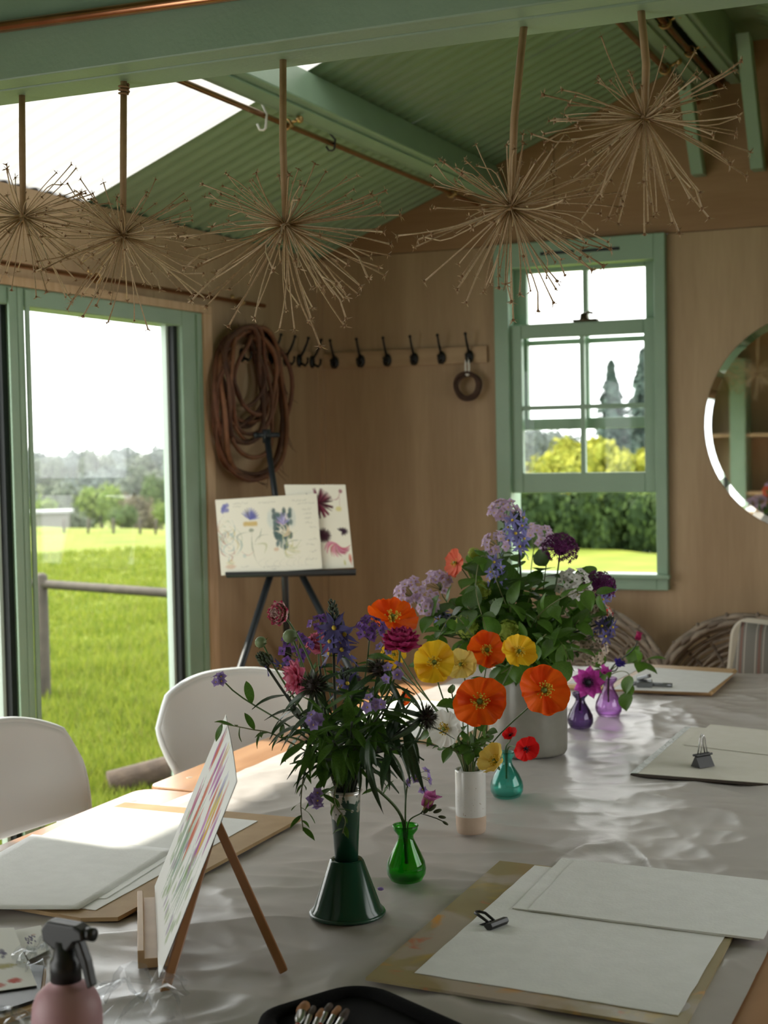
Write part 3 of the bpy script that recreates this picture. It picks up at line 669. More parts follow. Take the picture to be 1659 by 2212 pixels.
# --- painted cards on a small wooden tray, left edge
o = slab('wooden_panel', [E2(-190, 2060), E2(-120, 2260), E2(90, 2190), E2(100, 2110)], ZB-.001, .010, BIRCH, 'pale wooden panel under the painted cards, bottom left', 'board')
slab('tablet', [E2(-180, 2055, .765), E2(-110, 2225, .765), E2(85, 2160, .765), E2(95, 2090, .765)], ZB+.0095, .005, BLACK, 'flat black slab between the wooden panel and painted cards', 'tablet')
def card(pts, z, label, kind):
    c = Canvas(60, 60, (.74, .74, .70))
    if kind == 0:
        for i in range(14): c.blob(.3+.5*random.random(), .35+.25*random.random(), .03, .03, (.07, .06, .13), .8)
        c.blob(.45, .72, .22, .07, (.34, .30, .10), .8, .3); c.blob(.7, .64, .2, .05, (.36, .33, .12), .8, -.2); c.stroke(.3, .7, .95, .62, .02, (.4, .35, .12))
        for i in range(6): c.blob(.45+.4*random.random(), .85+.06*random.random(), .06, .04, (.50, .10, .07), .8, random.random())
    else:
        for i in range(16): c.blob(.25+.35*random.random(), .3+.25*random.random(), .04, .05, (.08, .06, .15), .75)
        c.blob(.6, .3, .1, .04, (.45, .25, .18), .5)
    P = [Vector((*E2(x, y, z), z)) for x, y in pts]
    o = thing('painted_card', label, 'painting', tuple(P[1])); c.sheet('painted_face', o, bilerp(*[p+Vector((0, 0, .0012)) for p in P]))
    MB().grid(bilerp(*P), 2, 2).build('card_back', WPAPER, o)
card([(-150, 2010), (30, 2005), (-160, 2165), (80, 2130)], ZB+.016, 'painted card with an olive leaf and red marks, bottom left', 0)
card([(25, 2012), (88, 2000), (62, 2075), (112, 2050)], ZB+.006, 'painted card with violet specks behind the crumpled wrapper', 1)
# ================================================================== chairs
WPLAS = mat('white_plastic', (.68, .71, .74), .42, (.71, .74, .76), 4)
def chair(loc, rz, label):                     # faces local +x; backrest at local x = 0
    o = thing('plastic_chair', label, 'chair', loc); M = T(*loc) @ R(rz, 'Z')
    W_ = .265
    def back(u, v, k=0):
        t = u*2-1; zt = .872-.075*abs(t)**2.6-.06*max(0, abs(t)-.86)/.14; zb = .595+.018*abs(t)**2
        wd = W_*(1-.16*(1-v)**1.6)*(1-.03*v); z = zb+(zt-zb)*v
        y = t*wd; x = .075*abs(t)**2.4-.055*v-.012
        return (x+k, y, z)
    def shell(u, v): return back(u, v)
    MB().grid(shell, 33, 17, M).build('backrest', WPLAS, o, True, solid=.016).modifiers.new('b', 'BEVEL').width = .004
    rim = [Vector(back(i/40, 1)) for i in range(41)]; side0 = [Vector(back(0, 1-j/8)) for j in range(1, 9)]; side1 = [Vector(back(1, j/8)) for j in range(8)]
    loop = list(reversed(side0))+rim+list(reversed(side1))
    MB().tube([(p.x-.004, p.y, p.z) for p in loop], .012, 8, M).build('rim', WPLAS, o, True)
    def seat(u, v):
        x = .03+.42*v; t = u*2-1; return (x, t*(.225+.02*math.sin(math.pi*v)), .455-.012*(1-t*t)-.02*max(0, v-.85)/.15+.03*abs(t)**4)
    MB().grid(seat, 21, 15, M).build('seat', WPLAS, o, True, solid=.012)
    for sy in (-1, 1):
        MB().tube([(.0, sy*.19, .62), (.0, sy*.2, .45), (.02, sy*.205, .43)], .014, 8, M).build('back_support', WPLAS, o, True)
        MB().tube([(.40, sy*.2, .445), (.45, sy*.225, 0)], .012, 8, M).build('leg', WPLAS, o, True)
        MB().tube([(.05, sy*.2, .445), (-.02, sy*.225, 0)], .012, 8, M).build('leg', WPLAS, o, True)
chair((-2.31, 2.95, 0), math.radians(-6), 'white plastic chair at the left edge, nearest the camera')
chair((-2.16, 3.86, 0), math.radians(-38), 'white plastic chair behind the enamel vase, between door and table')
# ================================================================== hook rails and wreaths
RAIL = mat_ply('rail_wood', (.36, .235, .135), (.46, .32, .19), 'x', 3)
IRON = mat('black_iron', (.016, .016, .016), .38, metal=.5)
def hook(parent, M, name='hook'):              # local: +y out of the wall, z up
    b = MB(); b.sphere((0, .006, -.012), .019, 12, 8, M, (1, .55, 1.45))
    b.tube([(0, .008, 0), (0, .028, .028), (0, .042, .056), (0, .05, .078)], [.006, .0055, .005, .0045], 7, M); b.sphere((0, .051, .081), .0075, 8, 6, M)
    b.tube([(0, .008, -.02), (0, .034, -.034), (0, .044, -.022), (0, .046, -.008)], [.006, .0055, .005, .004], 7, M); b.sphere((0, .046, -.005), .006, 8, 6, M)
    b.build(name, IRON, parent, True)
hr = thing('hook_rail', 'wooden rail of six black coat hooks on the back wall', 'hook rail', (-2.45, YB, 1.92))
MB().b2((-2.838, YB-.016, 1.886), (-2.076, YB, 1.956)).build('rail', RAIL, hr, bevel=.002)
for i in range(6): hook(hr, T(-2.776+.125*i, YB-.016, 1.925) @ R(math.pi, 'Z'))
hl = thing('hook_rail', 'wooden rail of black coat hooks on the left wall, behind the vine wreath', 'hook rail', (XL, 5.5, 1.92))
MB().b2((XL, 5.02, 1.886), (XL+.016, 5.84, 1.956)).build('rail', RAIL, hl, bevel=.002)
for i in range(6): hook(hl, T(XL+.016, 5.15+.125*i, 1.925) @ R(-math.pi/2, 'Z'))
VINE = [mat('vine_a', (.10, .036, .018), .7, (.16, .06, .028), 20), mat('vine_b', (.06, .025, .014), .75, (.11, .045, .022), 20), mat('vine_c', (.15, .058, .025), .65, (.21, .085, .036), 20)]
wr = thing('vine_wreath', 'large coil of brown vine loops hanging on the left wall hooks', 'wreath', (XL+.03, 5.17, 1.70))
loops = [(5.27, 1.705, .300, .290, 0), (5.265, 1.71, .285, .280, .2), (5.262, 1.70, .292, .284, .4), (5.20, 1.79, .185, .20, .5), (5.21, 1.80, .165, .185, .9), (5.23, 1.765, .20, .225, 1.4), (5.28, 1.82, .15, .165, 2.0), (5.16, 1.77, .16, .215, .3), (5.25, 1.80, .18, .17, 3.1), (5.275, 1.70, .307, .295, 2.2), (5.19, 1.84, .13, .15, 1.1), (5.22, 1.74, .21, .24, 2.7), (5.27, 1.69, .296, .288, 3.3), (5.18, 1.80, .15, .19, 4.0)]
for i, (cy_, cz, ry, rz_, ph) in enumerate(loops):
    pts = []
    for k in range(48):
        a = 2*math.pi*k/48; w1 = 1+.05*math.sin(2*a+ph*3)+.025*math.sin(5*a+ph)
        pts.append((XL+.045+.018*math.sin(3*a+ph*2)+.012*(i % 4), cy_-.10+ry*w1*math.sin(a), cz+.02+rz_*w1*math.cos(a)))
    MB().tube(pts, .0075+.004*((i*37) % 5)/5, 6, closed=True).build('vine', VINE[i % 3], wr, True)
for i in range(34):
    a = random.random()*6.283; rr_ = .28; p = Vector((XL+.06, 5.17+rr_*math.sin(a), 1.705+rr_*math.cos(a))); d = Vector((.02, math.cos(a)*random.choice((-1, 1))+.5*math.sin(a), -math.sin(a)+.5*math.cos(a))).normalized()
    MB().tube([p, p+d*.05+Vector((.01, 0, 0)), p+d*.10+Vector((.02, 0, .02*random.random()))], [.002, .0014, .0007], 4).build('twig', VINE[1], wr)
sw = thing('twig_ring', 'small dark twig ring hung by a white ribbon from the last hook', 'wreath', (-2.153, YB-.04, 1.79))
for i in range(6):
    pts = [(-2.153+(.050+.003*i-.006)*math.sin(a)*(1+.05*math.sin(3*a+i)), YB-.045+.006*math.sin(2*a+i), 1.788+(.050+.003*i-.006)*math.cos(a)*(1+.05*math.sin(2*a+2*i))) for a in np.linspace(0, 6.283, 33)[:-1]]
    MB().tube(pts, .006, 6, closed=True).build('vine', mat('dark_twig', (.045, .022, .014), .8, (.08, .04, .025), 30), sw, True)
MB().tube([(-2.151+.008*math.sin(a), YB-.05, 1.868+.035*math.cos(a)) for a in np.linspace(0, 6.283, 17)[:-1]], .0045, 6, closed=True).build('ribbon', mat('white_ribbon', (.7, .68, .64), .7), sw, True)
# ================================================================== round mirror
mo = thing('round_mirror', 'round frameless mirror with slanted rim on the back wall', 'mirror', (-.741, YB, 1.6))
SILV = mat('mirror_silver', (.88, .90, .89), .02, metal=1)
Mm = T(-.741, YB-.008, 1.6) @ R(math.pi/2, 'X')
MB().lathe([(0, .004), (.403, .004)], 72, Mm).build('mirror_face', SILV, mo)
MB().lathe([(.403, .004), (.43, .0022)], 72, Mm).build('bevel_edge', SILV, mo)
MB().lathe([(.43, .0022), (.43, -.006), (0, -.006)], 72, Mm).build('backing', BLACK, mo)
# ================================================================== floor easel and its pictures
el = thing('floor_easel', 'black tripod easel standing in the corner', 'easel', (-2.5, 4.9, 0))
eL = on_y(477, 1242, 4.72); dE = Vector((math.cos(YAW), math.sin(YAW)*.95, 0)).normalized(); eR = eL+dE*.495; eR.z = eL.z
nE = Vector((dE.y, -dE.x, 0))                 # towards the viewer
eM = eL.lerp(eR, .5)
ELB = mat('easel_black', (.012, .016, .020), .45)
MB().tube([eL+dE*.02, eR-dE*.0], .011, 8).build('tray', ELB, el, True)
b = MB(); b.add([eL+dE*.02+nE*a+Vector((0, 0, z)) for a, z in ((-.03, .0), (.03, 0), (.03, .012), (-.03, .012))]+[eR+nE*a+Vector((0, 0, z)) for a, z in ((-.03, .0), (.03, 0), (.03, .012), (-.03, .012))], [(0,1,2,3), (7,6,5,4), (0,4,5,1), (1,5,6,2), (2,6,7,3), (3,7,4,0)]); b.build('tray_shelf', ELB, el)
mb0 = eM-nE*.03-dE*.01; mt_ = on_y(576, 940, 5.02)
MB().tube([mb0, mt_], .0125, 8).build('mast', ELB, el, True)
b = MB(); hd_ = mt_; b.tube([hd_-dE*.035, hd_+dE*.05], .010, 8); b.tube([hd_-Vector((0, 0, .03)), hd_+Vector((0, 0, .022))], .017, 8); b.tube([hd_+nE*-.01, hd_+nE*.05], .008, 6); b.sphere(tuple(hd_-dE*.04), .013, 8, 6); b.build('top_clamp', ELB, el, True)
def leg(px0, px1, Y0, Y1):
    a = on_y(*px0, Y0); c_ = on_y(*px1, Y1); t_ = a.z/(a.z-c_.z); ft = a+(c_-a)*t_; k = a.lerp(ft, .34)
    o_ = MB().tube([a, ft], .013, 8).build('leg', ELB, el, True); MB().tube([k-(ft-a).normalized()*.03, k+(ft-a).normalized()*.03], .02, 8).build('leg_clamp', ELB, o_, True)
leg((585, 1240), (512, 1465), 4.80, 4.60); leg((650, 1238), (697, 1330), 4.90, 4.88); leg((615, 1240), (617, 1300), 4.95, 5.10)
tE = (Vector((0, 0, 1))*math.cos(.2)-nE*math.sin(.2))
def picture(name, label, px, cv, offs, th_):
    pts = []
    base = eM+nE*offs
    for x, y in px:                            # onto the leaning easel plane
        d = ray(x, y); n = tE.cross(dE); t_ = (base-EYE).dot(n)/d.dot(n); pts.append(EYE+d*t_)
    o = thing(name, label, 'painting', tuple(pts[2]))
    nn = dE.cross(tE).normalized()
    if nn.dot(EYE-pts[0]) < 0: nn = -nn
    cv.sheet('painted_face', o, bilerp(*[p+nn*.0006 for p in pts]))
    P = pts; b = MB(); b.add([*(p for p in (P[0], P[1], P[3], P[2])), *(p-nn*th_ for p in (P[0], P[1], P[3], P[2]))], [(0,1,2,3), (7,6,5,4), (0,4,5,1), (1,5,6,2), (2,6,7,3), (3,7,4,0)]); b.build('board', WPAPER, o)
cv = Canvas(170, 126, (.74, .72, .62))
INK = (.40, .40, .36)
def script_line(cv, x, y, n, col=INK, s=.006):
    px_ = x
    for k in range(n):
        cv.stroke(px_, y+random.uniform(-.006, .006), px_+.012, y+random.uniform(-.014, .014)-.004, .0022, col, .55, random.uniform(-.5, .5), False); px_ += random.choice((.011, .012, .02))
for (x, y, n) in ((.17, .07, 11), (.17, .11, 6), (.42, .08, 12), (.75, .08, 10), (.80, .12, 10), (.84, .2, 6), (.85, .26, 6), (.86, .32, 5), (.86, .38, 5), (.9, .44, 4), (.88, .6, 6), (.86, .67, 6), (.88, .76, 5), (.2, .9, 5), (.42, .92, 12), (.84, .86, 7), (.5, .96, 4)): script_line(cv, x, y, n)
for i in range(9): cv.blob(.085+.03*random.uniform(-1, 1), .13+.05*random.uniform(-1, 1), .02, .035, (.16, .17, .42), .8, random.random()*3)
for i in range(30): cv.stroke(.05+.10*random.random(), .22+.6*random.random(), .05+.10*random.random(), .26+.6*random.random(), .007, random.choice([(.45, .30, .06), (.22, .36, .38), (.40, .46, .34), (.33, .10, .10), (.30, .44, .48), (.55, .45, .15)]), .6, .3)
cv.blob(.1, .89, .06, .035, (.58, .36, .24), .6); cv.blob(.1, .84, .05, .03, (.60, .55, .30), .5)
for i in range(16): cv.stroke(.325, .29, .325+.09*math.cos(2.6-.13*i*2), .29-.14*abs(math.sin(2.6-.13*i*2))-.02, .010, random.choice([(.12, .13, .38), (.20, .22, .50), (.07, .07, .2)]), .75)
for i in range(6): cv.blob(.27+.022*i, .345, .02, .04, (.55, .38, .10), .75)
cv.blob(.33, .43, .03, .03, (.16, .2, .14), .7); cv.stroke(.335, .44, .36, .86, .008, (.32, .36, .28), .8, .05); cv.stroke(.31, .45, .22, .64, .010, (.30, .34, .28), .6, .4); cv.stroke(.35, .62, .49, .50, .007, (.38, .40, .32), .7, -.2); cv.stroke(.36, .62, .44, .74, .012, (.44, .46, .26), .6, -.5); cv.stroke(.22, .7, .34, .71, .005, (.5, .22, .2), .6, .3); cv.blob(.245, .76, .02, .03, (.35, .48, .48), .5); cv.stroke(.4, .55, .43, .42, .006, (.3, .34, .28), .7)
cv.blob(.55, .30, .07, .16, (.45, .55, .56), .5); cv.blob(.73, .30, .05, .15, (.45, .53, .52), .5)
for i in range(46): cv.blob(.555+.17*random.random(), .19+.36*random.random(), .022, .05, random.choice([(.075, .125, .125), (.10, .16, .16), (.06, .10, .11)]), .85, random.random()*3)
for i in range(20): cv.blob(.575+.11*random.random(), .5+.18*random.random(), .02, .045, random.choice([(.09, .14, .14), (.14, .2, .2)]), .75, random.random()*3)
for i in range(18): t_ = .35+2.4*i/17; cv.stroke(.64, .385, .64+.075*math.cos(t_), .385-.17*math.sin(t_)*random.uniform(.7, 1.1), .0055, random.choice([(.36, .36, .60), (.45, .42, .66), (.26, .24, .48), (.40, .26, .46)]), .85)
for t_ in (2.7, 2.3, 1.9, 1.2, .8, .4): cv.stroke(.64, .54, .64+.085*math.cos(t_), .54-.19*math.sin(t_), .0085, random.choice([(.68, .63, .50), (.62, .50, .34)]), .9, .15)
cv.stroke(.64, .52, .645, .82, .007, (.60, .62, .52), .9, .05)
for i in range(12): cv.stroke(.66, .62+.1*random.random(), .66+.2*random.random(), .45+.4*random.random(), .007, random.choice([(.42, .46, .24), (.50, .48, .18), (.30, .34, .28)]), .6, .4*random.uniform(-1, 1))
cv.blob(.56, .70, .03, .03, (.58, .35, .2), .6)
for i in range(8): cv.stroke(.45+.06*i, .8+.05*random.random(), .43+.07*i, .94, .003, INK, .4, .5)
picture('canvas_painting', 'watercolour study of two blue thistles with notes, on easel', [(465, 1080), (684, 1066), (478, 1243), (696, 1228)], cv, .020, .010)
c2 = Canvas(110, 150, (.74, .72, .62))
for i in range(60): a = random.random()*6.283; c2.stroke(.52, .22, .52+.24*math.cos(a), .22+.18*math.sin(a), .018, random.choice([(.10, .015, .03), (.05, .008, .02), (.22, .04, .08)]), .85)
c2.stroke(.74, .18, .88, .10, .008, (.35, .1, .15), .8, .3); c2.blob(.9, .08, .035, .03, (.25, .05, .1), .8); c2.stroke(.88, .12, .86, .26, .006, (.5, .3, .3), .7); c2.blob(.84, .29, .06, .035, (.62, .55, .16), .7)
for i in range(24): c2.stroke(.55, .60, .55+.12*math.cos(i), .60+.09*math.sin(i), .02, (.04, .008, .02), .85)
for i in range(9): a = -2.4+.5*i; c2.stroke(.86, .56, .86+.10*math.cos(a), .56+.05*math.sin(a), .02, (.03, .01, .03), .9)
for i in range(22): a = .1+2.6*random.random(); c2.stroke(.74, .70, .74+.24*math.cos(a), .70+.16*math.sin(a), .018, random.choice([(.55, .12, .22), (.30, .03, .07), (.58, .26, .36), (.35, .03, .05)]), .75, .3)
c2.blob(.95, .88, .03, .06, (.60, .2, .14), .8); c2.blob(.85, .93, .02, .04, (.5, .5, .15), .8); c2.stroke(.93, .84, .97, .97, .015, (.5, .12, .1), .7)
picture('paper_painting', 'flower painting in dark red behind the thistle study, on easel', [(614, 1047), (746, 1047), (640, 1232), (764, 1226)], c2, .006, .002)
# ================================================================== willow baskets and the striped chair at the far end
WILL = [mat('willow_a', (.24, .19, .15), .7, (.34, .28, .22), 30), mat('willow_b', (.15, .12, .095), .75, (.23, .18, .14), 30)]
bn = tag(MB().b2((-1.9, 5.52, .10), (-.4, 5.84, .14)).b2((-1.8, 5.56, 0), (-1.74, 5.8, .10)).b2((-.56, 5.56, 0), (-.5, 5.8, .10)).build('low_bench', PINE, None, bevel=.004), 'low wooden bench carrying the willow trays by the back wall', 'bench')
def basket(cx, r, cz, label, rot):
    o = thing('willow_tray', label, 'basket', (cx, 5.70, cz-r)); M = T(cx, 5.735, cz) @ R(math.radians(-8), 'X') @ R(math.pi/2, 'X') @ R(rot, 'Z')
    for k in range(3):
        pts = [((r-.012*k)*math.cos(a), (r-.012*k)*math.sin(a), .05+.012*math.sin(18*a+2.1*k)) for a in np.linspace(0, 6.283, 73)[:-1]]
        MB().tube(pts, .012, 6, M, closed=True).build('rim_rod', WILL[k % 2], o, True)
    for k in range(20):
        a = 2*math.pi*k/20; MB().tube([(.03*math.cos(a), .03*math.sin(a), -.03), (r*.6*math.cos(a), r*.6*math.sin(a), -.025), (r*.92*math.cos(a), r*.92*math.sin(a), .0), ((r+.012)*math.cos(a), (r+.012)*math.sin(a), .07)], .007, 5, M).build('stake', WILL[1], o, True)
    wv = MB(); nr = 24
    for i in range(nr):
        rr_ = .035+(r-.045)*i/nr; ph = i % 2
        pts = []
        for j in range(60):
            a = 2*math.pi*j/60; f_ = rr_/r; zb = -.03+.07*max(0, f_-.55)**2*4
            q = rr_+.004*math.sin(7*a+i*1.7); pts.append((q*math.cos(a), q*math.sin(a), zb+.010*math.sin(10*a+math.pi*ph)+.004))
        wv.cur = 0; wv.tube(pts, .0062, 5, M, closed=True)
    ob = wv.build('weave', WILL[0], o, True); ob['kind'] = 'stuff'
basket(-.985, .365, .50, 'round grey woven willow tray beside the striped chair', .2)
basket(-1.64, .375, .51, 'round grey woven willow tray half hidden by the flowers', .9)
sc_ = thing('dining_chair', 'cream chair with grey striped cushion at the far table end', 'chair', (-.78, 5.30, 0))
CREAM = mat('cream_paint', (.66, .60, .50), .5)
STR = bpy.data.materials.new('striped_ticking'); STR.use_nodes = True
def ticking():
    t = STR.node_tree; N = t.nodes; L = t.links; p = N['Principled BSDF']; p.inputs['Roughness'].default_value = .9; p.inputs['Specular IOR Level'].default_value = .1
    co = N.new('ShaderNodeTexCoord'); sp_ = N.new('ShaderNodeSeparateXYZ'); mu = N.new('ShaderNodeMath'); mu.operation = 'MULTIPLY'; mu.inputs[1].default_value = 15
    fr = N.new('ShaderNodeMath'); fr.operation = 'FRACT'; rr = N.new('ShaderNodeValToRGB'); rr.color_ramp.interpolation = 'CONSTANT'
    e = rr.color_ramp.elements; e[0].position = 0; e[0].color = (.20, .19, .17, 1); e[1].position = .5; e[1].color = (.42, .38, .34, 1)
    for p_, c_ in ((.56, (.20, .19, .17)), (.66, (.22, .13, .11)), (.80, (.20, .19, .17)), (.90, (.42, .38, .34)), (.96, (.2, .19, .17))):
        q = e.new(p_); q.color = (*c_, 1)
    L.new(co.outputs['Object'], sp_.inputs[0]); L.new(sp_.outputs['X'], mu.inputs[0]); L.new(mu.outputs[0], fr.inputs[0]); L.new(fr.outputs[0], rr.inputs[0]); L.new(rr.outputs[0], p.inputs['Base Color'])
ticking()
Ms = T(-.79, 5.33, -.03) @ R(math.radians(14), 'Z')
Mb_ = Ms @ T(.02, .12, .47) @ R(math.radians(-13), 'X') @ R(math.radians(7), 'Y')
b = MB(); b.prism(rrect(-.235, .235, -.06, .44, .07, 6), -.018, .018, Mb_ @ R(math.pi/2, 'X')); b.build('backrest', CREAM, sc_, bevel=.008)
b = MB(); b.box((0, -.1, .45), (.45, .44, .04), Ms); b.build('seat', CREAM, sc_, bevel=.01)
for sx in (-1, 1):
    for sy in (-.29, .10): MB().tube([Ms @ Vector((sx*.19, sy, .44)), Ms @ Vector((sx*.2, sy+(.03 if sy > 0 else -.02), 0))], .017, 8).build('leg', CREAM, sc_, True)
b = MB()
def cush(u, v):
    x, y = u*2-1, v*2-1; e = (max(0, 1-abs(x)**3.5)*max(0, 1-abs(y)**3.5))**.5; return (x*(.225-.02*y), .19+y*.225, e)
for sgn in (-1, 1): b.grid(lambda u, v: (lambda p: (p[0], p[1], sgn*.055*p[2]))(cush(u, v)), 21, 21, Mb_ @ T(0, -.062, 0) @ R(math.pi/2, 'X'))
oc = MB(); oc.v, oc.f, oc.mi = b.v, b.f, b.mi
cu = oc.build('striped_cushion', STR, None, True); tag(cu, 'grey cushion with thin pink and cream stripes leaning on cream chair', 'cushion')
# ================================================================== hooks on the roof pipe, log outside the door
def s_hook(px, Y, L_, mt, label):
    p = on_y(*px, Y); o = MB(); 
    o.tube([(p.x+.012*math.cos(a), p.y, p.z+.012*math.sin(a)) for a in np.linspace(-.6, 3.6, 9)]+[(p.x-.006, p.y, p.z-.03), (p.x+.012, p.y, p.z-L_*.6), (p.x+.008, p.y, p.z-L_*.95), (p.x+.0, p.y, p.z-L_), (p.x-.012, p.y, p.z-L_*.98), (p.x-.02, p.y, p.z-L_*.82)], .0035, 6)
    tag(o.build('wire_hook', mt, None, True), label, 'hook')
q1w = (M1 @ Vector((-.085, 0, -.155)))
def y_at(px, py, X): return on_x(px, py, X).y
s_hook((567, 196), y_at(567, 196, q1w.x-.012), .115, mat('white_wire', (.75, .74, .72), .4), 'white wire hook hanging from the middle copper pipe')
s_hook((716, 268), y_at(716, 268, q1w.x-.012), .085, BLACK, 'dark wire hook hanging from the middle copper pipe')
# ================================================================== dried allium heads under the tie beam
STRAW = [mat('dry_stalk', (.33, .21, .10), .6, (.42, .28, .15), 30), mat('dry_spoke_a', (.50, .36, .22), .55, (.62, .47, .31), 40), mat('dry_spoke_b', (.36, .24, .135), .6, (.48, .34, .2), 40)]
POD = mat('dry_pod', (.20, .105, .05), .7, (.34, .20, .10), 60)
def spoke_mesh(k):
    rnd = random.Random(100+k); b = MB(); bend = rnd.uniform(-.2, .2); b2 = rnd.uniform(-.05, .05); kink = rnd.random() < .22
    pts = []
    for i in range(7):
        t = i/6; x = bend*t*t+(rnd.uniform(.12, .3)*max(0, t-.75)*2 if kink else 0); pts.append((x, b2*t*t, t*(1-.05*(t > .8)*kink)))
    b.cur = 0; b.tube(pts, [.0098, .0082, .0074, .007, .0067, .007, .009], 5)
    tip = Vector(pts[-1]); b.cur = 1
    b.sphere((tip.x, tip.y, tip.z+.004), .011+.009*rnd.random(), 6, 4, None, (1, 1, .9))
    b.cur = 0
    for j in range(5+k % 2):
        a = 6.283*j/5.5+rnd.random(); r_ = .042+.03*rnd.random(); d = Vector((math.cos(a), math.sin(a), rnd.uniform(-.2, .8)))*r_
        b.add([tip, tip+d*.5+Vector((.006, .006, .006)), tip+d, tip+d*.5-Vector((.006, .006, -.004))], [(0, 1, 2, 3)])
    return b.mesh('spoke', [STRAW[1+k % 2], POD], True)
SPOKES = [spoke_mesh(k) for k in range(14)]
def allium(top, cen, rad, n, label, seed, tie=False):
    rnd = random.Random(seed); o = thing('dried_allium', label, 'dried flower', tuple(cen))
    top, cen = Vector(top), Vector(cen); mid = top.lerp(cen, .5)+Vector((.006*rnd.uniform(-1, 1), 0, 0))
    st = MB(); st.tube([top+Vector((0, 0, .0)), mid, cen], [.0062, .0066, .0058], 10); st.build('stalk', STRAW[0], o, True)
    if tie:
        MB().tube([(top.x+.009*math.cos(a*3), top.y+.009*math.sin(a*3), top.z-.006-.003*a) for a in np.linspace(0, 6.283, 30)], .0022, 5).build('twine', POD, o, True)
    MB().sphere(tuple(cen), .011, 10, 7).build('hub', STRAW[2], o, True)
    for i in range(n):
        zc = rnd.uniform(-1, .55) if rnd.random() < .86 else rnd.uniform(.4, .72)
        a = rnd.uniform(0, 6.283); s_ = math.sqrt(1-zc*zc); d = Vector((s_*math.cos(a), s_*math.sin(a), zc))
        L_ = (rad if zc < .25 else rad*.78)*(rnd.uniform(.8, 1.05) if rnd.random() < .68 else rnd.uniform(.42, .8))*(1 if zc > -.5 else 1.02)
        inst('spoke', SPOKES[rnd.randrange(14)], frame(cen, d, rnd.uniform(0, 6.28), L_), o)
YA = 2.358
for i, (tp, ce, rp_, n, lab) in enumerate([((48, 222), (50, 468), 175, 100, 'dried allium head hanging at the far left edge'), ((268, 200), (266, 508), 185, 120, 'dried allium head second from left, stalk tied with twine'),
    ((612, 155), (617, 485), 225, 135, 'dried allium head hanging in the middle, above the vine wreath'), ((1132, 85), (1103, 447), 215, 135, 'dried allium head hanging in front of the sash window'), ((1385, 45), (1392, 255), 215, 125, 'dried allium head hanging furthest right, below the ridge')]):
    a = on_y(*tp, YA); a.z = 2.231; c_ = on_y(*ce, YA); allium(a, c_, px2m(rp_*1.12, c_), n, lab, 11+i, i == 1)
# ================================================================== vases
def mat_cglass(name, col, dens=1.0):
    mm = bpy.data.materials.new(name); mm.use_nodes = True; t = mm.node_tree; N = t.nodes; L = t.links; N.remove(N['Principled BSDF'])
    lw = N.new('ShaderNodeLayerWeight'); lw.inputs[0].default_value = .5
    pw = N.new('ShaderNodeMath'); pw.operation = 'POWER'; pw.inputs[1].default_value = 4
    fr = N.new('ShaderNodeMath'); fr.operation = 'MULTIPLY_ADD'; fr.inputs[1].default_value = .75; fr.inputs[2].default_value = .05
    L.new(lw.outputs['Facing'], pw.inputs[0]); L.new(pw.outputs[0], fr.inputs[0])
    tr = N.new('ShaderNodeBsdfTransparent'); rf = N.new('ShaderNodeBsdfRefraction'); rf.inputs['IOR'].default_value = 1.12; rf.inputs['Roughness'].default_value = .02
    r2 = N.new('ShaderNodeMath'); r2.operation = 'MULTIPLY_ADD'; r2.inputs[1].default_value = .6; r2.inputs[2].default_value = .0; L.new(lw.outputs['Facing'], r2.inputs[0])
    mxc = N.new('ShaderNodeMix'); mxc.data_type = 'RGBA'; mxc.inputs[6].default_value = (*col, 1); mxc.inputs[7].default_value = (*[c**2.2 for c in col], 1); L.new(lw.outputs['Facing'], mxc.inputs[0])
    L.new(mxc.outputs[2], tr.inputs[0]); L.new(mxc.outputs[2], rf.inputs[0])
    m0 = N.new('ShaderNodeMixShader'); m0.inputs[0].default_value = .35; L.new(tr.outputs[0], m0.inputs[1]); L.new(rf.outputs[0], m0.inputs[2])
    gl = N.new('ShaderNodeBsdfGlossy'); gl.inputs['Roughness'].default_value = .03
    mx = N.new('ShaderNodeMixShader'); L.new(fr.outputs[0], mx.inputs[0]); L.new(m0.outputs[0], mx.inputs[1]); L.new(gl.outputs[0], mx.inputs[2]); L.new(mx.outputs[0], N['Material Output'].inputs[0])
    return mm
def bud_vase(px, bpx, h_px, rmax, rneck, rlip, col, label):
    P = on_z(*bpx, ZT+.003); k = px2m(1, P); H = h_px*k*1.0; o = thing('bud_vase', label, 'vase', tuple(P))
    R_ = rmax*k; rn = rneck*k; rl = rlip*k
    out = [(0, 0), (R_*.62, 0), (R_*.80, H*.03), (R_*.97, H*.14), (R_, H*.24), (R_*.94, H*.36), (R_*.74, H*.52), (rn*1.25, H*.70), (rn, H*.78), (rn*1.02, H*.84), (rl*.97, H*.93), (rl, H*.97), (rl*.98, H)]
    inn = [(r_-.0022 if r_ > .004 else 0, z_) for r_, z_ in reversed(out[1:])]; inn = [(max(r_, .001), max(z_, .006)) for r_, z_ in inn]+[(0, .006)]
    G = mat_cglass('glass_'+label.split()[0], col)
    MB().lathe(out+inn, 40, T(*P)).build('glass_body', G, o, True)
    b = MB(); rl2 = rl*.99; b.tube([(P.x+rl2*math.cos(a), P.y+rl2*math.sin(a), P.z+H) for a in np.linspace(0, 6.283, 33)[:-1]], .0016, 6, closed=True); b.build('lip', G, o, True)
    return P, H, rn
V = {}
Pe = on_z(751, 1976, ZT+.003); ke = px2m(1, Pe)
ENA = mat('green_enamel', (.008, .052, .028), .14, spec=.4)
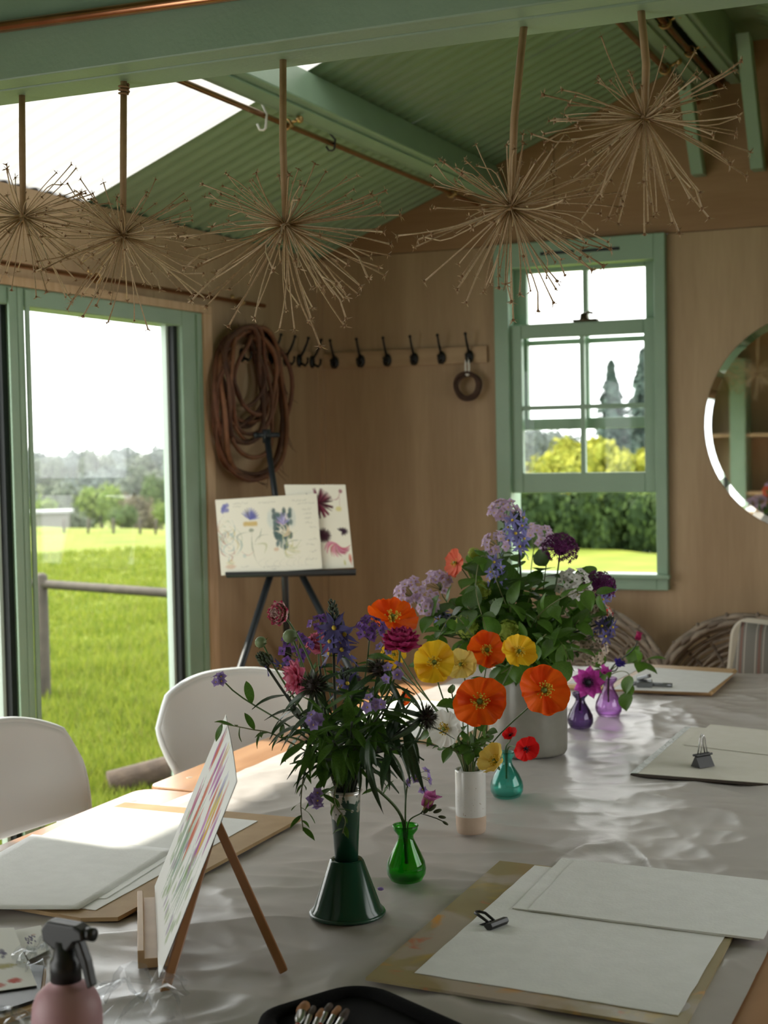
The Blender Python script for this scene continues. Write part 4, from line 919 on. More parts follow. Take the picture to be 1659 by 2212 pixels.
def chipped():
    mm = mat('chipped_enamel', (.010, .060, .034), .28, coat=.3); t = mm.node_tree; N = t.nodes; L = t.links; p = N['Principled BSDF']
    co = N.new('ShaderNodeTexCoord'); sp_ = N.new('ShaderNodeSeparateXYZ'); L.new(co.outputs['Object'], sp_.inputs[0])
    n = N.new('ShaderNodeTexNoise'); n.inputs['Scale'].default_value = 55; n.inputs['Detail'].default_value = 6; L.new(co.outputs['Object'], n.inputs['Vector'])
    hz = N.new('ShaderNodeMapRange'); hz.inputs[1].default_value = .135; hz.inputs[2].default_value = .205; hz.inputs[3].default_value = -.16; hz.inputs[4].default_value = .16; L.new(sp_.outputs['Z'], hz.inputs[0])
    ad = N.new('ShaderNodeMath'); ad.operation = 'ADD'; L.new(n.outputs['Fac'], ad.inputs[0]); L.new(hz.outputs[0], ad.inputs[1])
    st = N.new('ShaderNodeMapRange'); st.inputs[1].default_value = .575; st.inputs[2].default_value = .59; L.new(ad.outputs[0], st.inputs[0])
    mx = N.new('ShaderNodeMix'); mx.data_type = 'RGBA'; mx.inputs[6].default_value = (.010, .060, .034, 1); mx.inputs[7].default_value = (.62, .61, .58, 1); L.new(st.outputs[0], mx.inputs[0])
    L.new(mx.outputs[2], p.inputs['Base Color']); L.new(st.outputs[0], p.inputs['Metallic']); return mm
o = thing('enamel_vase', 'dark green enamel vase with flared foot and chipped silver neck', 'vase', tuple(Pe))
MB().lathe([(0, .004), (78*ke, .001), (79.5*ke, .005), (78*ke, .010), (72*ke, .016), (37*ke, 120*ke), (34*ke, 123*ke), (26*ke, 122*ke)], 48, T(*Pe)).build('foot_cone', ENA, o, True)
b = MB(); b.tube([(Pe.x+79*ke*math.cos(a), Pe.y+79*ke*math.sin(a), Pe.z+.005) for a in np.linspace(0, 6.283, 49)[:-1]], .0032, 6, closed=True); b.build('foot_rim', chipped(), o, True)
HE = 272*ke
b = MB(); b.lathe([(0, 120*ke), (25*ke, 120*ke), (33.5*ke, HE-.006), (35.5*ke, HE), (32.5*ke, HE), (24*ke, 125*ke)], 40, T(*Pe)); b.build('tube_body', chipped(), o, True)
MB().tube([(Pe.x+34.6*ke*math.cos(a), Pe.y+34.6*ke*math.sin(a), Pe.z+HE) for a in np.linspace(0, 6.283, 41)[:-1]], .0022, 6, closed=True).build('rolled_lip', mat('bare_zinc', (.55, .55, .53), .35, metal=.9), o, True)
VE = Vector((Pe.x, Pe.y, Pe.z+HE))
Pg, Hg, _ = bud_vase('green', (878, 1903), 121, 43, 17, 27, (.27, .78, .20), 'green glass bud vase beside the enamel vase')
VG = Vector((Pg.x, Pg.y, Pg.z+Hg))
Pw = on_z(1018, 1797, ZT+.003); kw = px2m(1, Pw)
o = thing('ceramic_vase', 'white speckled cylinder vase with bare clay foot', 'vase', tuple(Pw)); HW = 138*kw
GLZ = mat('speckled_glaze', (.62, .62, .60), .22, (.66, .66, .64), 20, coat=.2)
def speck():
    t = GLZ.node_tree; N = t.nodes; L = t.links; p = N['Principled BSDF']; src = p.inputs['Base Color'].links[0].from_socket
    co = N.new('ShaderNodeTexCoord'); v = N.new('ShaderNodeTexVoronoi'); v.inputs['Scale'].default_value = 190; L.new(co.outputs['Object'], v.inputs['Vector'])
    n = N.new('ShaderNodeTexNoise'); n.inputs['Scale'].default_value = 60; L.new(co.outputs['Object'], n.inputs['Vector'])
    a = N.new('ShaderNodeMath'); a.operation = 'MULTIPLY_ADD'; a.inputs[1].default_value = .55; L.new(n.outputs['Fac'], a.inputs[0]); L.new(v.outputs['Distance'], a.inputs[2])
    st = N.new('ShaderNodeMapRange'); st.inputs[1].default_value = .33; st.inputs[2].default_value = .38; st.inputs[3].default_value = 1; st.inputs[4].default_value = 0; L.new(a.outputs[0], st.inputs[0])
    mx = N.new('ShaderNodeMix'); mx.data_type = 'RGBA'; mx.inputs[7].default_value = (.25, .17, .11, 1); L.new(st.outputs[0], mx.inputs[0]); L.new(src, mx.inputs[6]); L.new(mx.outputs[2], p.inputs['Base Color'])
speck()
MB().lathe([(33*kw, 38*kw), (33.5*kw, 60*kw), (33.2*kw, HW-.004), (32*kw, HW), (29.5*kw, HW-.002), (29*kw, HW-.03), (29*kw, 45*kw), (0, 45*kw)], 44, T(*Pw)).build('glazed_body', GLZ, o, True)
MB().lathe([(0, 0), (29*kw, 0), (31*kw, .003), (32.6*kw, .014), (33*kw, 38.3*kw)], 44, T(*Pw)).build('clay_foot', mat('bare_clay', (.50, .38, .29), .85, (.54, .42, .33), 40), o, True)
VW = Vector((Pw.x, Pw.y, Pw.z+HW))
Pt, Ht, _ = bud_vase('teal', (1095, 1722), 98, 36, 12, 17, (.56, .89, .85), 'teal glass bud vase behind the white vase'); VT = Vector((Pt.x, Pt.y, Pt.z+Ht))
Pd, Hd, _ = bud_vase('dark', (1254, 1572), 76, 28, 10, 17, (.55, .46, .63), 'dark violet glass bud vase beside the crock'); VD = Vector((Pd.x, Pd.y, Pd.z+Hd))
Pp, Hp, _ = bud_vase('pale', (1315, 1546), 82, 29, 11, 19, (.82, .68, .86), 'pale purple glass bud vase, right of the dark violet one'); VP = Vector((Pp.x, Pp.y, Pp.z+Hp))
Pc = on_z(1142, 1622, ZT+.003); kc = px2m(1, Pc)
o = thing('stoneware_crock', 'grey glazed stoneware crock holding the largest bouquet', 'crock', tuple(Pc)); HC = 190*kc
STON = mat('stoneware_glaze', (.19, .18, .155), .3, (.25, .24, .205), 12, bump=.05, coat=.25)
MB().lathe([(0, 0), (80*kc, 0), (83*kc, .006), (84*kc, .03), (84*kc, HC*.80), (81*kc, HC*.88), (76*kc, HC*.905), (75*kc, HC*.93), (79*kc, HC*.95), (80*kc, HC*.985), (77*kc, HC), (72*kc, HC*.985), (70*kc, HC*.9), (77*kc, HC*.8), (77*kc, .03), (0, .03)], 64, T(*Pc)).build('crock_body', STON, o, True)
VC = Vector((Pc.x, Pc.y, Pc.z+HC))
# ================================================================== flower making
GLEAF = mat('leaf_green', (.048, .12, .014), .42, (.08, .17, .024), 30, transl=.48)
GLEAF2 = mat('leaf_light', (.075, .17, .02), .42, (.11, .23, .03), 30, transl=.42)
DLEAF = mat('leaf_dark', (.018, .045, .016), .4, (.034, .075, .024), 30, transl=.2)
GSTEM = mat('stem_green', (.055, .10, .025), .5, (.08, .14, .035), 20)
DSTEM = mat('stem_dark', (.025, .035, .02), .5)
VSTEM = mat('vine_stem', (.14, .15, .055), .5)
def pmat(n, c, c2=None, tl=.38, sc=45, st=(1, 1, 1)): return mat('petal_'+n, c, .5, c2, sc, st, 3, transl=tl, spec=.25, sharp=(.3, .7))
ORANGE = pmat('orange', (.80, .088, .004), (.85, .13, .008), .45)
YELLOW = pmat('yellow', (.82, .46, .012), (.86, .55, .025), .40)
PALEY = pmat('pale_yellow', (.82, .60, .12), (.84, .66, .2), .38)
WHITE = pmat('white', (.80, .80, .76), (.85, .85, .82), .35)
CORAL = pmat('coral', (.80, .13, .07), (.84, .2, .12), .42)
RED = pmat('red', (.60, .006, .008), (.70, .015, .012), .4)
PINK = pmat('pink', (.78, .20, .34), (.84, .30, .44), .38)
MAGE = pmat('magenta', (.50, .03, .16), (.58, .06, .22), .35)
STRIPE = pmat('pink_white', (.82, .68, .63), (.76, .44, .46), .3, 60, (1, 1, .35))
STRIPE2 = pmat('pink_edge', (.55, .03, .12), None, .3)
ANEM = pmat('anemone', (.52, .035, .36), (.60, .08, .45), .4)
VIOLET = pmat('violet', (.20, .085, .36), (.27, .13, .45), .35)
LILAC = pmat('lilac', (.62, .46, .66), (.70, .55, .74), .4)
LAVEN = pmat('lavender', (.36, .26, .58), (.44, .33, .66), .38)
CAMA = pmat('camassia', (.10, .09, .26), (.15, .13, .36), .3)
CAMA2 = pmat('camassia_light', (.24, .23, .56), (.32, .31, .66), .35)
WHITEB = pmat('white_small', (.78, .76, .74), None, .35)
CREAMF = pmat('cream_small', (.66, .54, .44), (.72, .62, .52), .35)
PURP = pmat('allium_purple', (.10, .012, .085), (.17, .025, .14), .2)
DARKH = pmat('dark_head', (.025, .018, .014), (.05, .025, .03), .1)
LIME = pmat('viburnum', (.36, .46, .07), (.46, .56, .12), .35)
BLUEA = pmat('blue_anemone', (.055, .03, .30), (.09, .05, .4), .3)
FREE = pmat('freesia', (.58, .12, .42), (.66, .24, .52), .4)
STAM = mat('stamen_yellow', (.72, .52, .05), .6); OVARY = mat('ovary_green', (.20, .26, .05), .6); BLKC = mat('flower_black', (.012, .008, .02), .6)
def V3(r_, u_, t_): return (RT*r_+UP*u_-FW*t_).normalized()
def petal_mesh(name, L_, W_, a0, a1, cup, ruf, seed, mt, nu=7, nv=8, q=.75, tip=1.0, base=.12, pwr=.7, edge=None):
    rnd = random.Random(seed); b = MB(); pts = []; x = z = 0
    ph = [rnd.uniform(0, 6.28) for _ in range(4)]
    cl_ = []
    v0 = 0
    for j in range(nv):
        v = j/(nv-1) if not edge else (1 if j == nv-1 else j/(nv-2)*.955); a = math.radians(a0+(a1-a0)*v)
        x += L_*(v-v0)*math.cos(a); z += L_*(v-v0)*math.sin(a); v0 = v
        cl_.append((x, z, a, v))
    for (x, z, a, v) in cl_:
        w_ = W_*max(.02, math.sin(math.pi*min(1, (base+(1-base)*v)**q*tip))**pwr)
        for i in range(nu):
            u = i/(nu-1)*2-1
            rz = ruf*L_*v*v*(math.sin(4.2*u+ph[0]+2*v)*.6+math.sin(9*u+ph[1])*.4)
            up = cup*w_*u*u+rz
            sh = -.10*L_*v*u*u
            pts.append((x+sh*math.cos(a)-up*math.sin(a), u*w_, z+sh*math.sin(a)+up*math.cos(a)))
    fs = [(j*nu+i, j*nu+i+1, (j+1)*nu+i+1, (j+1)*nu+i) for j in range(nv-1) for i in range(nu-1)]
    b.add(pts, fs)
    if edge:
        b.mi = [1 if j == nv-2 else 0 for j in range(nv-1) for i in range(nu-1)]; mt = [mt, edge]
    return b.mesh(name, mt, True)
def fan_mesh(name, L_, half, bowl, ruf, seed, mt, nu=27, nv=11):      # poppy petal: a crinkled fan
    rnd = random.Random(seed); ph = [rnd.uniform(0, 6.28) for _ in range(5)]; b = MB(); pts = []
    for j in range(nv):
        v = j/(nv-1)
        for i in range(nu):
            u = i/(nu-1)*2-1; a = u*half
            r_ = L_*(.04+.96*v)*(1-.10*abs(u)**3+.035*math.sin(5*u+ph[0])*v+.02*math.sin(11*u+ph[4])*v)
            z = bowl*L_*(v**1.5)+ruf*L_*v**2*(.55*math.sin(8*a+ph[1])+.34*math.sin(15*a+ph[2]+3*v)+.30*math.sin(27*a+ph[3]+5*v))
            k = 1-.25*bowl*v
            pts.append((r_*math.cos(a)*k, r_*math.sin(a)*k, z))
    fs = [(j*nu+i, j*nu+i+1, (j+1)*nu+i+1, (j+1)*nu+i) for j in range(nv-1) for i in range(nu-1)]
    b.add(pts, fs); return b.mesh(name, mt, True)
def leaf_mesh(name, wd, mt, fold=.18, bend=.3, rnd_=1.0, nv=8):
    b = MB(); pts = []
    for j in range(nv):
        v = j/(nv-1); w_ = wd*max(.0, math.sin(math.pi*v**rnd_))**.8+.008*(1-v)
        for u in (-1, -.5, 0, .5, 1): pts.append((v, u*w_, -bend*v*v+fold*abs(u)*w_+.02*math.sin(6*v+u*3)))
    b.add(pts, [(j*5+i, j*5+i+1, (j+1)*5+i+1, (j+1)*5+i) for j in range(nv-1) for i in range(4)]); return b.mesh(name, mt, True)
LF = {k: [leaf_mesh('leaf', wd, mt, f_, bd, rn) for wd, f_, bd, rn in vs] for k, mt, vs in (
    ('round', GLEAF, ((.40, .15, .15, .8), (.36, .25, .3, .8))), ('roundl', GLEAF2, ((.38, .15, .15, .8), (.34, .25, .3, .8))),
    ('lance', DLEAF, ((.11, .2, .5, .9), (.09, .2, 1.0, .9), (.13, .2, .2, .9))), ('lancel', GLEAF, ((.12, .2, .4, .9), (.15, .2, .2, .9))))}
def orient(p, d, up, s):                       # leaf matrix: x along d
    d = Vector(d).normalized(); up = Vector(up); y = up.cross(d)
    y = y.normalized() if y.length > 1e-4 else d.orthogonal().normalized(); z = d.cross(y)
    return Matrix(((d.x*s, y.x*s, z.x*s, p[0]), (d.y*s, y.y*s, z.y*s, p[1]), (d.z*s, y.z*s, z.z*s, p[2]), (0, 0, 0, 1)))
FRND = random.Random(5)
def stemmed(name, label, cat, mouth, rmouth, head, face, group, rs=.0018, mt=None, wild=.3, depth=.07, kink=None):
    head = Vector(head); mouth = Vector(mouth); d = head-mouth; dh = Vector((d.x, d.y, 0))
    off = dh.normalized()*rmouth*FRND.uniform(.3, .8) if dh.length > 1e-4 else Vector((0, 0, 0))
    side = Vector((-off.y, off.x, 0))*FRND.uniform(-.5, .5)
    m0 = mouth+off+side; base = Vector((mouth.x-off.x*.4, mouth.y-off.y*.4, mouth.z-depth))
    o = thing(name, label, cat, tuple(base), group)
    L_ = (head-m0).length; arr = (Vector(face).normalized()*.75+Vector((0, 0, 1))*.5).normalized() if face is not None else (head-m0).normalized()
    pts = [base]+bez(m0, m0+(m0-base).normalized()*L_*.35, head-arr*L_*wild, head, 12)
    MB().tube(pts, [rs*1.15]+[rs*(1.1-.25*i/11) for i in range(12)], 7).build('stem', mt or GSTEM, o, True)
    return o, pts
def poppy(px, Rpx, Y, face, mt, label, mouth, rm, cat='flower', nstam=46, bowl=.30, small_open=1.0, group='poppies in the white vase', black=False, depth=.07, half=62, scol=None):
    c = on_y(*px, Y); R_ = px2m(Rpx, c); n = V3(*face)
    o, _ = stemmed('poppy', label, cat, mouth, rm, c-n*R_*.10, n, group, .0017, depth=depth)
    for i in range(4):
        inner = i >= 2; me = fan_mesh('petal', R_*(1.0 if not inner else .93), math.radians(half), bowl*(.9 if not inner else 1.15), .085, sum(map(ord, label))+i*7, mt)
        inst('petal', me, frame(c-n*R_*(.10 if not inner else .07), n, i % 2*math.pi+(math.pi/2 if inner else 0)+.3+.2*i+sum(map(ord, label)) % 7), o)
    b = MB(); Mf = frame(c-n*R_*.08, n); rr_ = random.Random(sum(map(ord, label)))
    for i in range(nstam):
        a = rr_.uniform(0, 6.28); l_ = R_*rr_.uniform(.26, .40); t_ = rr_.uniform(.45, 1.05); e = Vector((math.cos(a)*math.sin(t_), math.sin(a)*math.sin(t_), math.cos(t_)))*l_
        b.tube([(0, 0, 0), e*.6, e], R_*.011, 3, Mf, False); b.sphere(tuple(e), R_*.036, 5, 3, Mf)
    b.build('stamens', (scol or (BLKC if black else STAM)), o, True)
    MB().lathe([(0, 0), (R_*.09, R_*.02), (R_*.11, R_*.14), (R_*.085, R_*.22), (R_*.10, R_*.235), (0, R_*.25)], 12, Mf).build('seed_pod', BLKC if black else OVARY, o, True)
    return o
def ranunculus(px, Rpx, Y, face, mt, label, mouth, rm, layers=((5, 82, 1.0), (6, 74, .98), (7, 62, .95), (8, 46, .95), (8, 30, 1.0), (7, 14, 1.05)), wid=.62, group='ranunculus in the enamel vase', tipa=28, pwr=.42, edge=None):
    c = on_y(*px, Y); R_ = px2m(Rpx, c); n = V3(*face)
    o, _ = stemmed('ranunculus', label, 'flower', mouth, rm, c-n*R_*.55, n, group, .0022)
    p0 = c-n*R_*.5; k = 0
    for li, (cnt, el_, sc) in enumerate(layers):
        mes = [petal_mesh('petal', R_*1.0*sc, R_*wid, el_-38, el_+tipa, .55, .07, 31*li+s_+int(px[0]), mt, 7, 9, .62, pwr=pwr, edge=edge if li > 1 else None) for s_ in range(2)]
        for j in range(cnt):
            inst('petal', mes[j % 2], frame(p0, n, 6.283*j/cnt+.5*li+FRND.uniform(-.12, .12), FRND.uniform(.93, 1.05)), o); k += 1
    MB().sphere((0, 0, 0), R_*.34, 12, 8, frame(p0+n*R_*.35, n), (1, 1, 1.1)).build('flower_heart', mt, o, True)
    b = MB()
    for j in range(5):
        a = 6.283*j/5; b.add([(0, 0, 0), (R_*.3*math.cos(a-.3), R_*.3*math.sin(a-.3), -.02*R_), (R_*.6*math.cos(a), R_*.6*math.sin(a), R_*.12), (R_*.3*math.cos(a+.3), R_*.3*math.sin(a+.3), -.02*R_)], [(0, 1, 2, 3)], frame(p0-n*R_*.05, n))
    b.build('sepals', GLEAF, o, True)
def floret_mesh(name, npet, L_, W_, a0, mt, eye=None, seed=1, q=.7, tube=.0):
    b = MB(); mats = [mt, eye or STAM]
    for i in range(npet):
        pm = petal_mesh('t', L_, W_, a0, a0-15, .15, .06, seed+i, mt, 5, 5, q); Mi = R(6.283*i/npet, 'Z')
        b.add([v.co for v in pm.vertices], [tuple(p.vertices) for p in pm.polygons], Mi); bpy.data.meshes.remove(pm)
    b.cur = 1; b.sphere((0, 0, L_*.06), L_*.14, 6, 4)
    if tube: b.cur = 0; b.tube([(0, 0, 0), (0, 0, -tube)], [L_*.1, L_*.05], 5)
    return b.mesh(name, mats, True)
def cluster(px, Rpx, Y, face, fm, nf, label, mouth, rm, fs=1.0, group=None, stem=GSTEM, name='rocket_flower', dome=.9, leaves=0, lk='lancel', extra=None, sub=True, cat='flower'):
    c = on_y(*px, Y); R_ = px2m(Rpx, c); n = V3(*face)
    o, pts = stemmed(name, label, cat, mouth, rm, c-n*R_*.6, n, group, .0016, stem)
    br = MB(); p0 = c-n*R_*.7
    for i in range(nf):
        t_ = math.acos(1-FRND.random()*dome); a = 2.399*i+FRND.uniform(-.3, .3); e = Vector((math.cos(a)*math.sin(t_), math.sin(a)*math.sin(t_), math.cos(t_)))
        Mf = frame(c, n); rr_ = R_*FRND.uniform(.7, 1.0); p = Mf @ (e*rr_); d = (Mf.to_3x3() @ e).normalized()
        br.tube([p0, p0.lerp(p, .5)+n*R_*.05, p], .0006, 3, None, False)
        dd = (d+(EYE-p).normalized()*.45+Vector((0, 0, .2))).normalized()
        inst('floret', fm, frame(p, dd, FRND.uniform(0, 6.28), fs*FRND.uniform(.82, 1.12)), o)
    br.build('flower_stalks', stem, o)
    leafstem(o, pts, leaves, lk, .05)
    return o
def leafstem(o, pts, n, kind, size, lo=.35, hi=.95, droop=0.0, spread=.9):
    for i in range(n):
        t_ = lo+(hi-lo)*(i+.5)/max(1, n)+FRND.uniform(-.04, .04); k = max(1, min(len(pts)-2, int(t_*(len(pts)-1)))); p = pts[k].lerp(pts[k+1], FRND.random()); ax = (pts[k+1]-pts[k]).normalized()
        a = 2.4*i+FRND.uniform(-.5, .5); s_ = ax.orthogonal().normalized(); s_ = Matrix.Rotation(a, 3, ax) @ s_
        d = (s_*spread+ax*.45+Vector((0, 0, -droop))).normalized()
        inst('leaf', LF[kind][i % len(LF[kind])], orient(p, d, (Vector((0, 0, 1))+s_*.2+Vector((FRND.uniform(-.5, .5), FRND.uniform(-.8, .2), 0))), size*FRND.uniform(.75, 1.2)), o)
def camassia(px, Rpx, Y, up, mt, nfl, label, mouth, rm, bud=None, group='camassia spikes', fsz=.021, length=None):
    c = on_y(*px, Y); R_ = px2m(Rpx, c); u = V3(*up); top = c+u*R_*(1.0 if bud is None else bud)
    o, pts = stemmed('camassia', label, 'flower', mouth, rm, top, None, group, .0026, DSTEM, .25)
    fm = floret_mesh('floret', 6, fsz, fsz*.15, 22, mt, STAM, 77, .85)
    for i in range(nfl):
        t_ = (i+.5)/nfl; p = c+u*R_*(t_*1.7-.9); a = 2.4*i; s_ = Matrix.Rotation(a, 3, u) @ u.orthogonal().normalized()
        q = p+s_*R_*.38*(1.1-.3*t_); d = (s_*.9+u*.35+(EYE-q).normalized()*.45).normalized()
        MB().tube([p, q], .0009, 4).build('pedicel', DSTEM, o); inst('floret', fm, frame(q, d, FRND.uniform(0, 6), FRND.uniform(.9, 1.15)), o)
    b = MB(); bl = R_*.9 if bud is None else R_*(bud-.2)
    for i in range(34):                        # tapering bud spike
        t_ = i/34; p = top-u*bl*(1-t_)*.9; a = 2.4*i; s_ = Matrix.Rotation(a, 3, u) @ u.orthogonal().normalized(); r_ = (.008*(1-t_)**.8+.0015)
        d = (u+s_*.55).normalized(); b.sphere((0, 0, .006), .0032*(1.15-.6*t_), 6, 4, frame(p+s_*r_*.6, d), (1, 1, 2.3))
    b.build('bud_spike', BUDM, o, True)
    return o
BUDM = mat('camassia_bud', (.035, .055, .05), .5, (.08, .11, .05), 90)
def thistle(px, Rpx, Y, face, label, mouth, rm):
    c = on_y(*px, Y); R_ = px2m(Rpx, c); n = V3(*face); o, pts = stemmed('sweet_william', label, 'flower', mouth, rm, c-n*R_*.5, n, 'dark budded sweet williams', .0026, DSTEM)
    b = MB(); Mf = frame(c-n*R_*.35, n); rr_ = random.Random(int(px[0]))
    for i in range(170):
        t_ = math.acos(1-rr_.random()*1.15); a = rr_.uniform(0, 6.28); e = Vector((math.cos(a)*math.sin(t_), math.sin(a)*math.sin(t_), math.cos(t_)*.8)); l_ = R_*rr_.uniform(.8, 1.1)
        b.cur = i % 2; b.tube([e*R_*.25, e*l_*.7+Vector((0, 0, R_*.05)), e*l_], [R_*.035, R_*.03, R_*.006], 3, Mf, False)
    b.cur = 0; b.sphere((0, 0, R_*.1), R_*.5, 10, 6, Mf); b.build('bristly_head', [DARKH, mat('dark_bract', (.04, .05, .02), .6)], o, True)
    for i in range(7):
        a = 6.283*i/7; s_ = Mf.to_3x3() @ Vector((math.cos(a), math.sin(a), 0)); inst('leaf', LF['lance'][1], orient(c-n*R_*.6, s_+n*.2, n, R_*FRND.uniform(1.6, 2.6)), o)
    leafstem(o, pts, 6, 'lance', .07, .3, .95, .3)
def foliage(px, Y, label, mouth, rm, n, kind, size, group, via=None, mt=None, droop=0, lo=.35, rs=.0016, name='leafy_sprig', wild=.25, sub=None):
    c = on_y(*px, Y); o = None
    if via is None: o, pts = stemmed(name, label, 'foliage', mouth, rm, c, None, group, rs, mt or VSTEM, wild)
    else:
        pv = [Vector(mouth)+Vector((0, 0, -.06)), Vector(mouth)]+[on_y(x, y, yy) for x, y, yy in via]+[c]; o = thing(name, label, 'foliage', tuple(pv[0]), group)
        pts = []
        for i in range(len(pv)-1):
            a, b_, c_, d_ = pv[max(0, i-1)], pv[i], pv[i+1], pv[min(len(pv)-1, i+2)]
            for k in range(6):
                t_ = k/6; pts.append(.5*((2*b_)+(c_-a)*t_+(2*a-5*b_+4*c_-d_)*t_*t_+(3*b_-a-3*c_+d_)*t_**3))
        pts.append(c); MB().tube(pts, [rs*(1.1-.6*i/len(pts)) for i in range(len(pts))], 6).build('stem', mt or VSTEM, o, True)
    leafstem(o, pts, n, kind, size, lo, .98, droop)
    return o, pts
# ================================================================== bouquet in the white vase (poppies)
rw = 24*kw
for a in [
    ((1036, 1515), 63, 2.62, (0, .12, 1), ORANGE, 'large orange poppy facing the camera, lowest of the orange ones'),
    ((1174, 1491), 62, 2.76, (.18, .12, 1), ORANGE, 'large orange poppy on the right, in front of the crock'),
    ((938, 1432), 52, 2.74, (-.05, .38, 1), YELLOW, 'bright yellow poppy facing the camera, left of the orange ones'),
    ((1120, 1408), 44, 2.98, (.3, .45, .8), YELLOW, 'yellow poppy half hidden by leaves, above the right orange poppy'),
    ((1052, 1405), 46, 3.00, (-.1, .4, 1), ORANGE, 'orange poppy behind the vine leaves, centre of the bouquet'),
    ((848, 1337), 60, 2.84, (.12, .78, .62), ORANGE, 'tall orange poppy opened like a bowl, upper left of the poppies'),
    ((852, 1415), 34, 2.92, (-.25, .35, .8), YELLOW, 'small yellow poppy partly behind the pink ranunculus stem'),
    ((996, 1436), 40, 2.96, (-.3, .3, .8), PALEY, 'pale cream-yellow poppy between the yellow and orange poppies')]:
    poppy(*a, VW, rw)
poppy((962, 1574), 46, 2.66, (-.62, .12, .72), WHITE, 'white poppy with yellow centre, low on the left', VW, rw, bowl=.2)
poppy((1070, 1645), 43, 2.64, (-.55, .5, .45), PALEY, 'nodding lemon-yellow poppy beside the white vase rim', VW, rw, bowl=.55)
poppy((884, 1512), 24, 2.80, (-.85, .25, .35), ORANGE, 'small half-open orange and yellow poppy at the left', VW, rw, bowl=.6)
for i, (p, yy, n) in enumerate([((975, 1490), 2.72, 12), ((945, 1600), 2.70, 8), ((1010, 1600), 2.74, 9), ((1055, 1590), 2.72, 9), ((1060, 1470), 2.80, 10), ((905, 1560), 2.78, 8)]):
    foliage(p, yy, ['round-leaved sprig behind the white poppy', 'low round-leaved sprig left of the white vase', 'round-leaved sprig right above the white vase', 'round-leaved sprig under the big orange poppy', 'round-leaved sprig between the two large orange poppies', 'light sprig leaning left below the yellow poppy'][i], VW, rw, n, 'round', .030, 'sprigs in the white vase', lo=.3)
for i, (p, yy) in enumerate([((1000, 1560), 2.80), ((1048, 1560), 2.85)]):
    foliage(p, yy, ['bare green stem left in the white vase', 'bare green stem right in the white vase'][i], VW, rw, 2, 'roundl', .025, 'sprigs in the white vase')
# ================================================================== bouquet in the enamel vase
re_ = 26*ke
HESP_V = floret_mesh('floret', 4, .0100, .0046, 20, VIOLET, GSTEM, 5)
HESP_L = floret_mesh('floret', 4, .0118, .0054, 20, LILAC, STAM, 8)
HESP_W = floret_mesh('floret', 4, .0115, .0054, 20, WHITEB, GSTEM, 11)
HESP_C = floret_mesh('floret', 5, .0098, .0042, 25, CREAMF, GSTEM, 15)
JACOB = floret_mesh('floret', 5, .0104, .0047, 25, LAVEN, STAM, 21)
ranunculus((598, 1325), 38, 2.27, (-.55, .12, .8), STRIPE, 'pink and white striped ranunculus, highest on the left', VE, re_, ((5, 80, 1.0), (6, 70, 1.0), (7, 58, 1.0), (8, 44, 1.0), (8, 26, 1.0)), .60, tipa=45, edge=STRIPE2)
ranunculus((626, 1468), 40, 2.16, (-.85, -.15, .45), PINK, 'clear pink flower turned to the left, beside the dark bristly head', VE, re_, ((6, 70, 1), (7, 50, 1.05), (8, 30, 1.15), (8, 12, 1.2)), .40, tipa=8, pwr=.6)
ranunculus((690, 1382), 36, 2.42, (.1, .75, .55), PINK, 'pink ranunculus half hidden behind the camassia florets', VE, re_)
ranunculus((866, 1372), 46, 2.17, (.02, .97, .22), MAGE, 'magenta ranunculus seen from the side, right of camassia', VE, re_, ((6, 78, .95), (7, 64, 1), (8, 48, 1.05), (8, 26, 1.1), (5, 2, 1.05)), .55)
for px, r_, lab in (((563, 1387), 13, 'round green ranunculus bud furthest left'), ((626, 1374), 16, 'round green ranunculus bud beneath the striped flower')):
    c = on_y(*px, 2.2); R_ = px2m(r_, c); n = V3(-.5, .7, .4); o, _ = stemmed('flower_bud', lab, 'flower bud', VE, re_, c-n*R_, n, 'ranunculus buds', .0019)
    MB().sphere((0, 0, 0), R_, 14, 9, frame(c, n), (1, 1, .92)).build('bud', mat('bud_green', (.15, .22, .09), .55, (.20, .27, .13), 60), o, True)
    for j in range(5): inst('sepal', LF['lancel'][0], orient(c-n*R_*.95, V3(-.5, .7, .4)*.9+Matrix.Rotation(1.256*j, 3, n) @ n.orthogonal().normalized()*.9, n, R_*1.5), o)
camassia((728, 1385), 46, 2.20, (-.12, 1, .1), CAMA, 8, 'tall dark blue camassia with a pointed bud tip, in enamel vase', VE, re_, 1.85, fsz=.030)
camassia((590, 1440), 24, 2.20, (-.7, .6, .1), CAMA, 2, 'short dark camassia bud leaning left above the pink flower', VE, re_, 1.5)
camassia((745, 1480), 30, 2.28, (.05, 1, 0), CAMA, 4, 'lower dark camassia florets in the middle of enamel vase', VE, re_, 1.0, fsz=.026)
cluster((800, 1365), 34, 2.22, (.1, .8, .5), HESP_V, 26, 'violet rocket cluster left of the magenta ranunculus', VE, re_, 1.0, 'violet rocket flowers', leaves=3)
cluster((640, 1405), 42, 2.38, (-.2, .7, .6), HESP_V, 30, 'violet rocket cluster below the striped ranunculus', VE, re_, 1.1, 'violet rocket flowers', leaves=3)
cluster((690, 1350), 22, 2.36, (.0, .8, .5), HESP_V, 10, 'small violet rocket cluster beside the camassia tip', VE, re_, 1.0, 'violet rocket flowers')
thistle((676, 1478), 34, 2.14, (-.1, .5, .8), 'dark bristly flower head right of the pink flower', VE, re_)
thistle((820, 1442), 33, 2.16, (.1, .6, .7), 'dark bristly flower head under the violet cluster', VE, re_)
thistle((930, 1548), 34, 2.16, (.85, .1, .4), 'dark bristly flower head sticking out to the right', VE, re_)
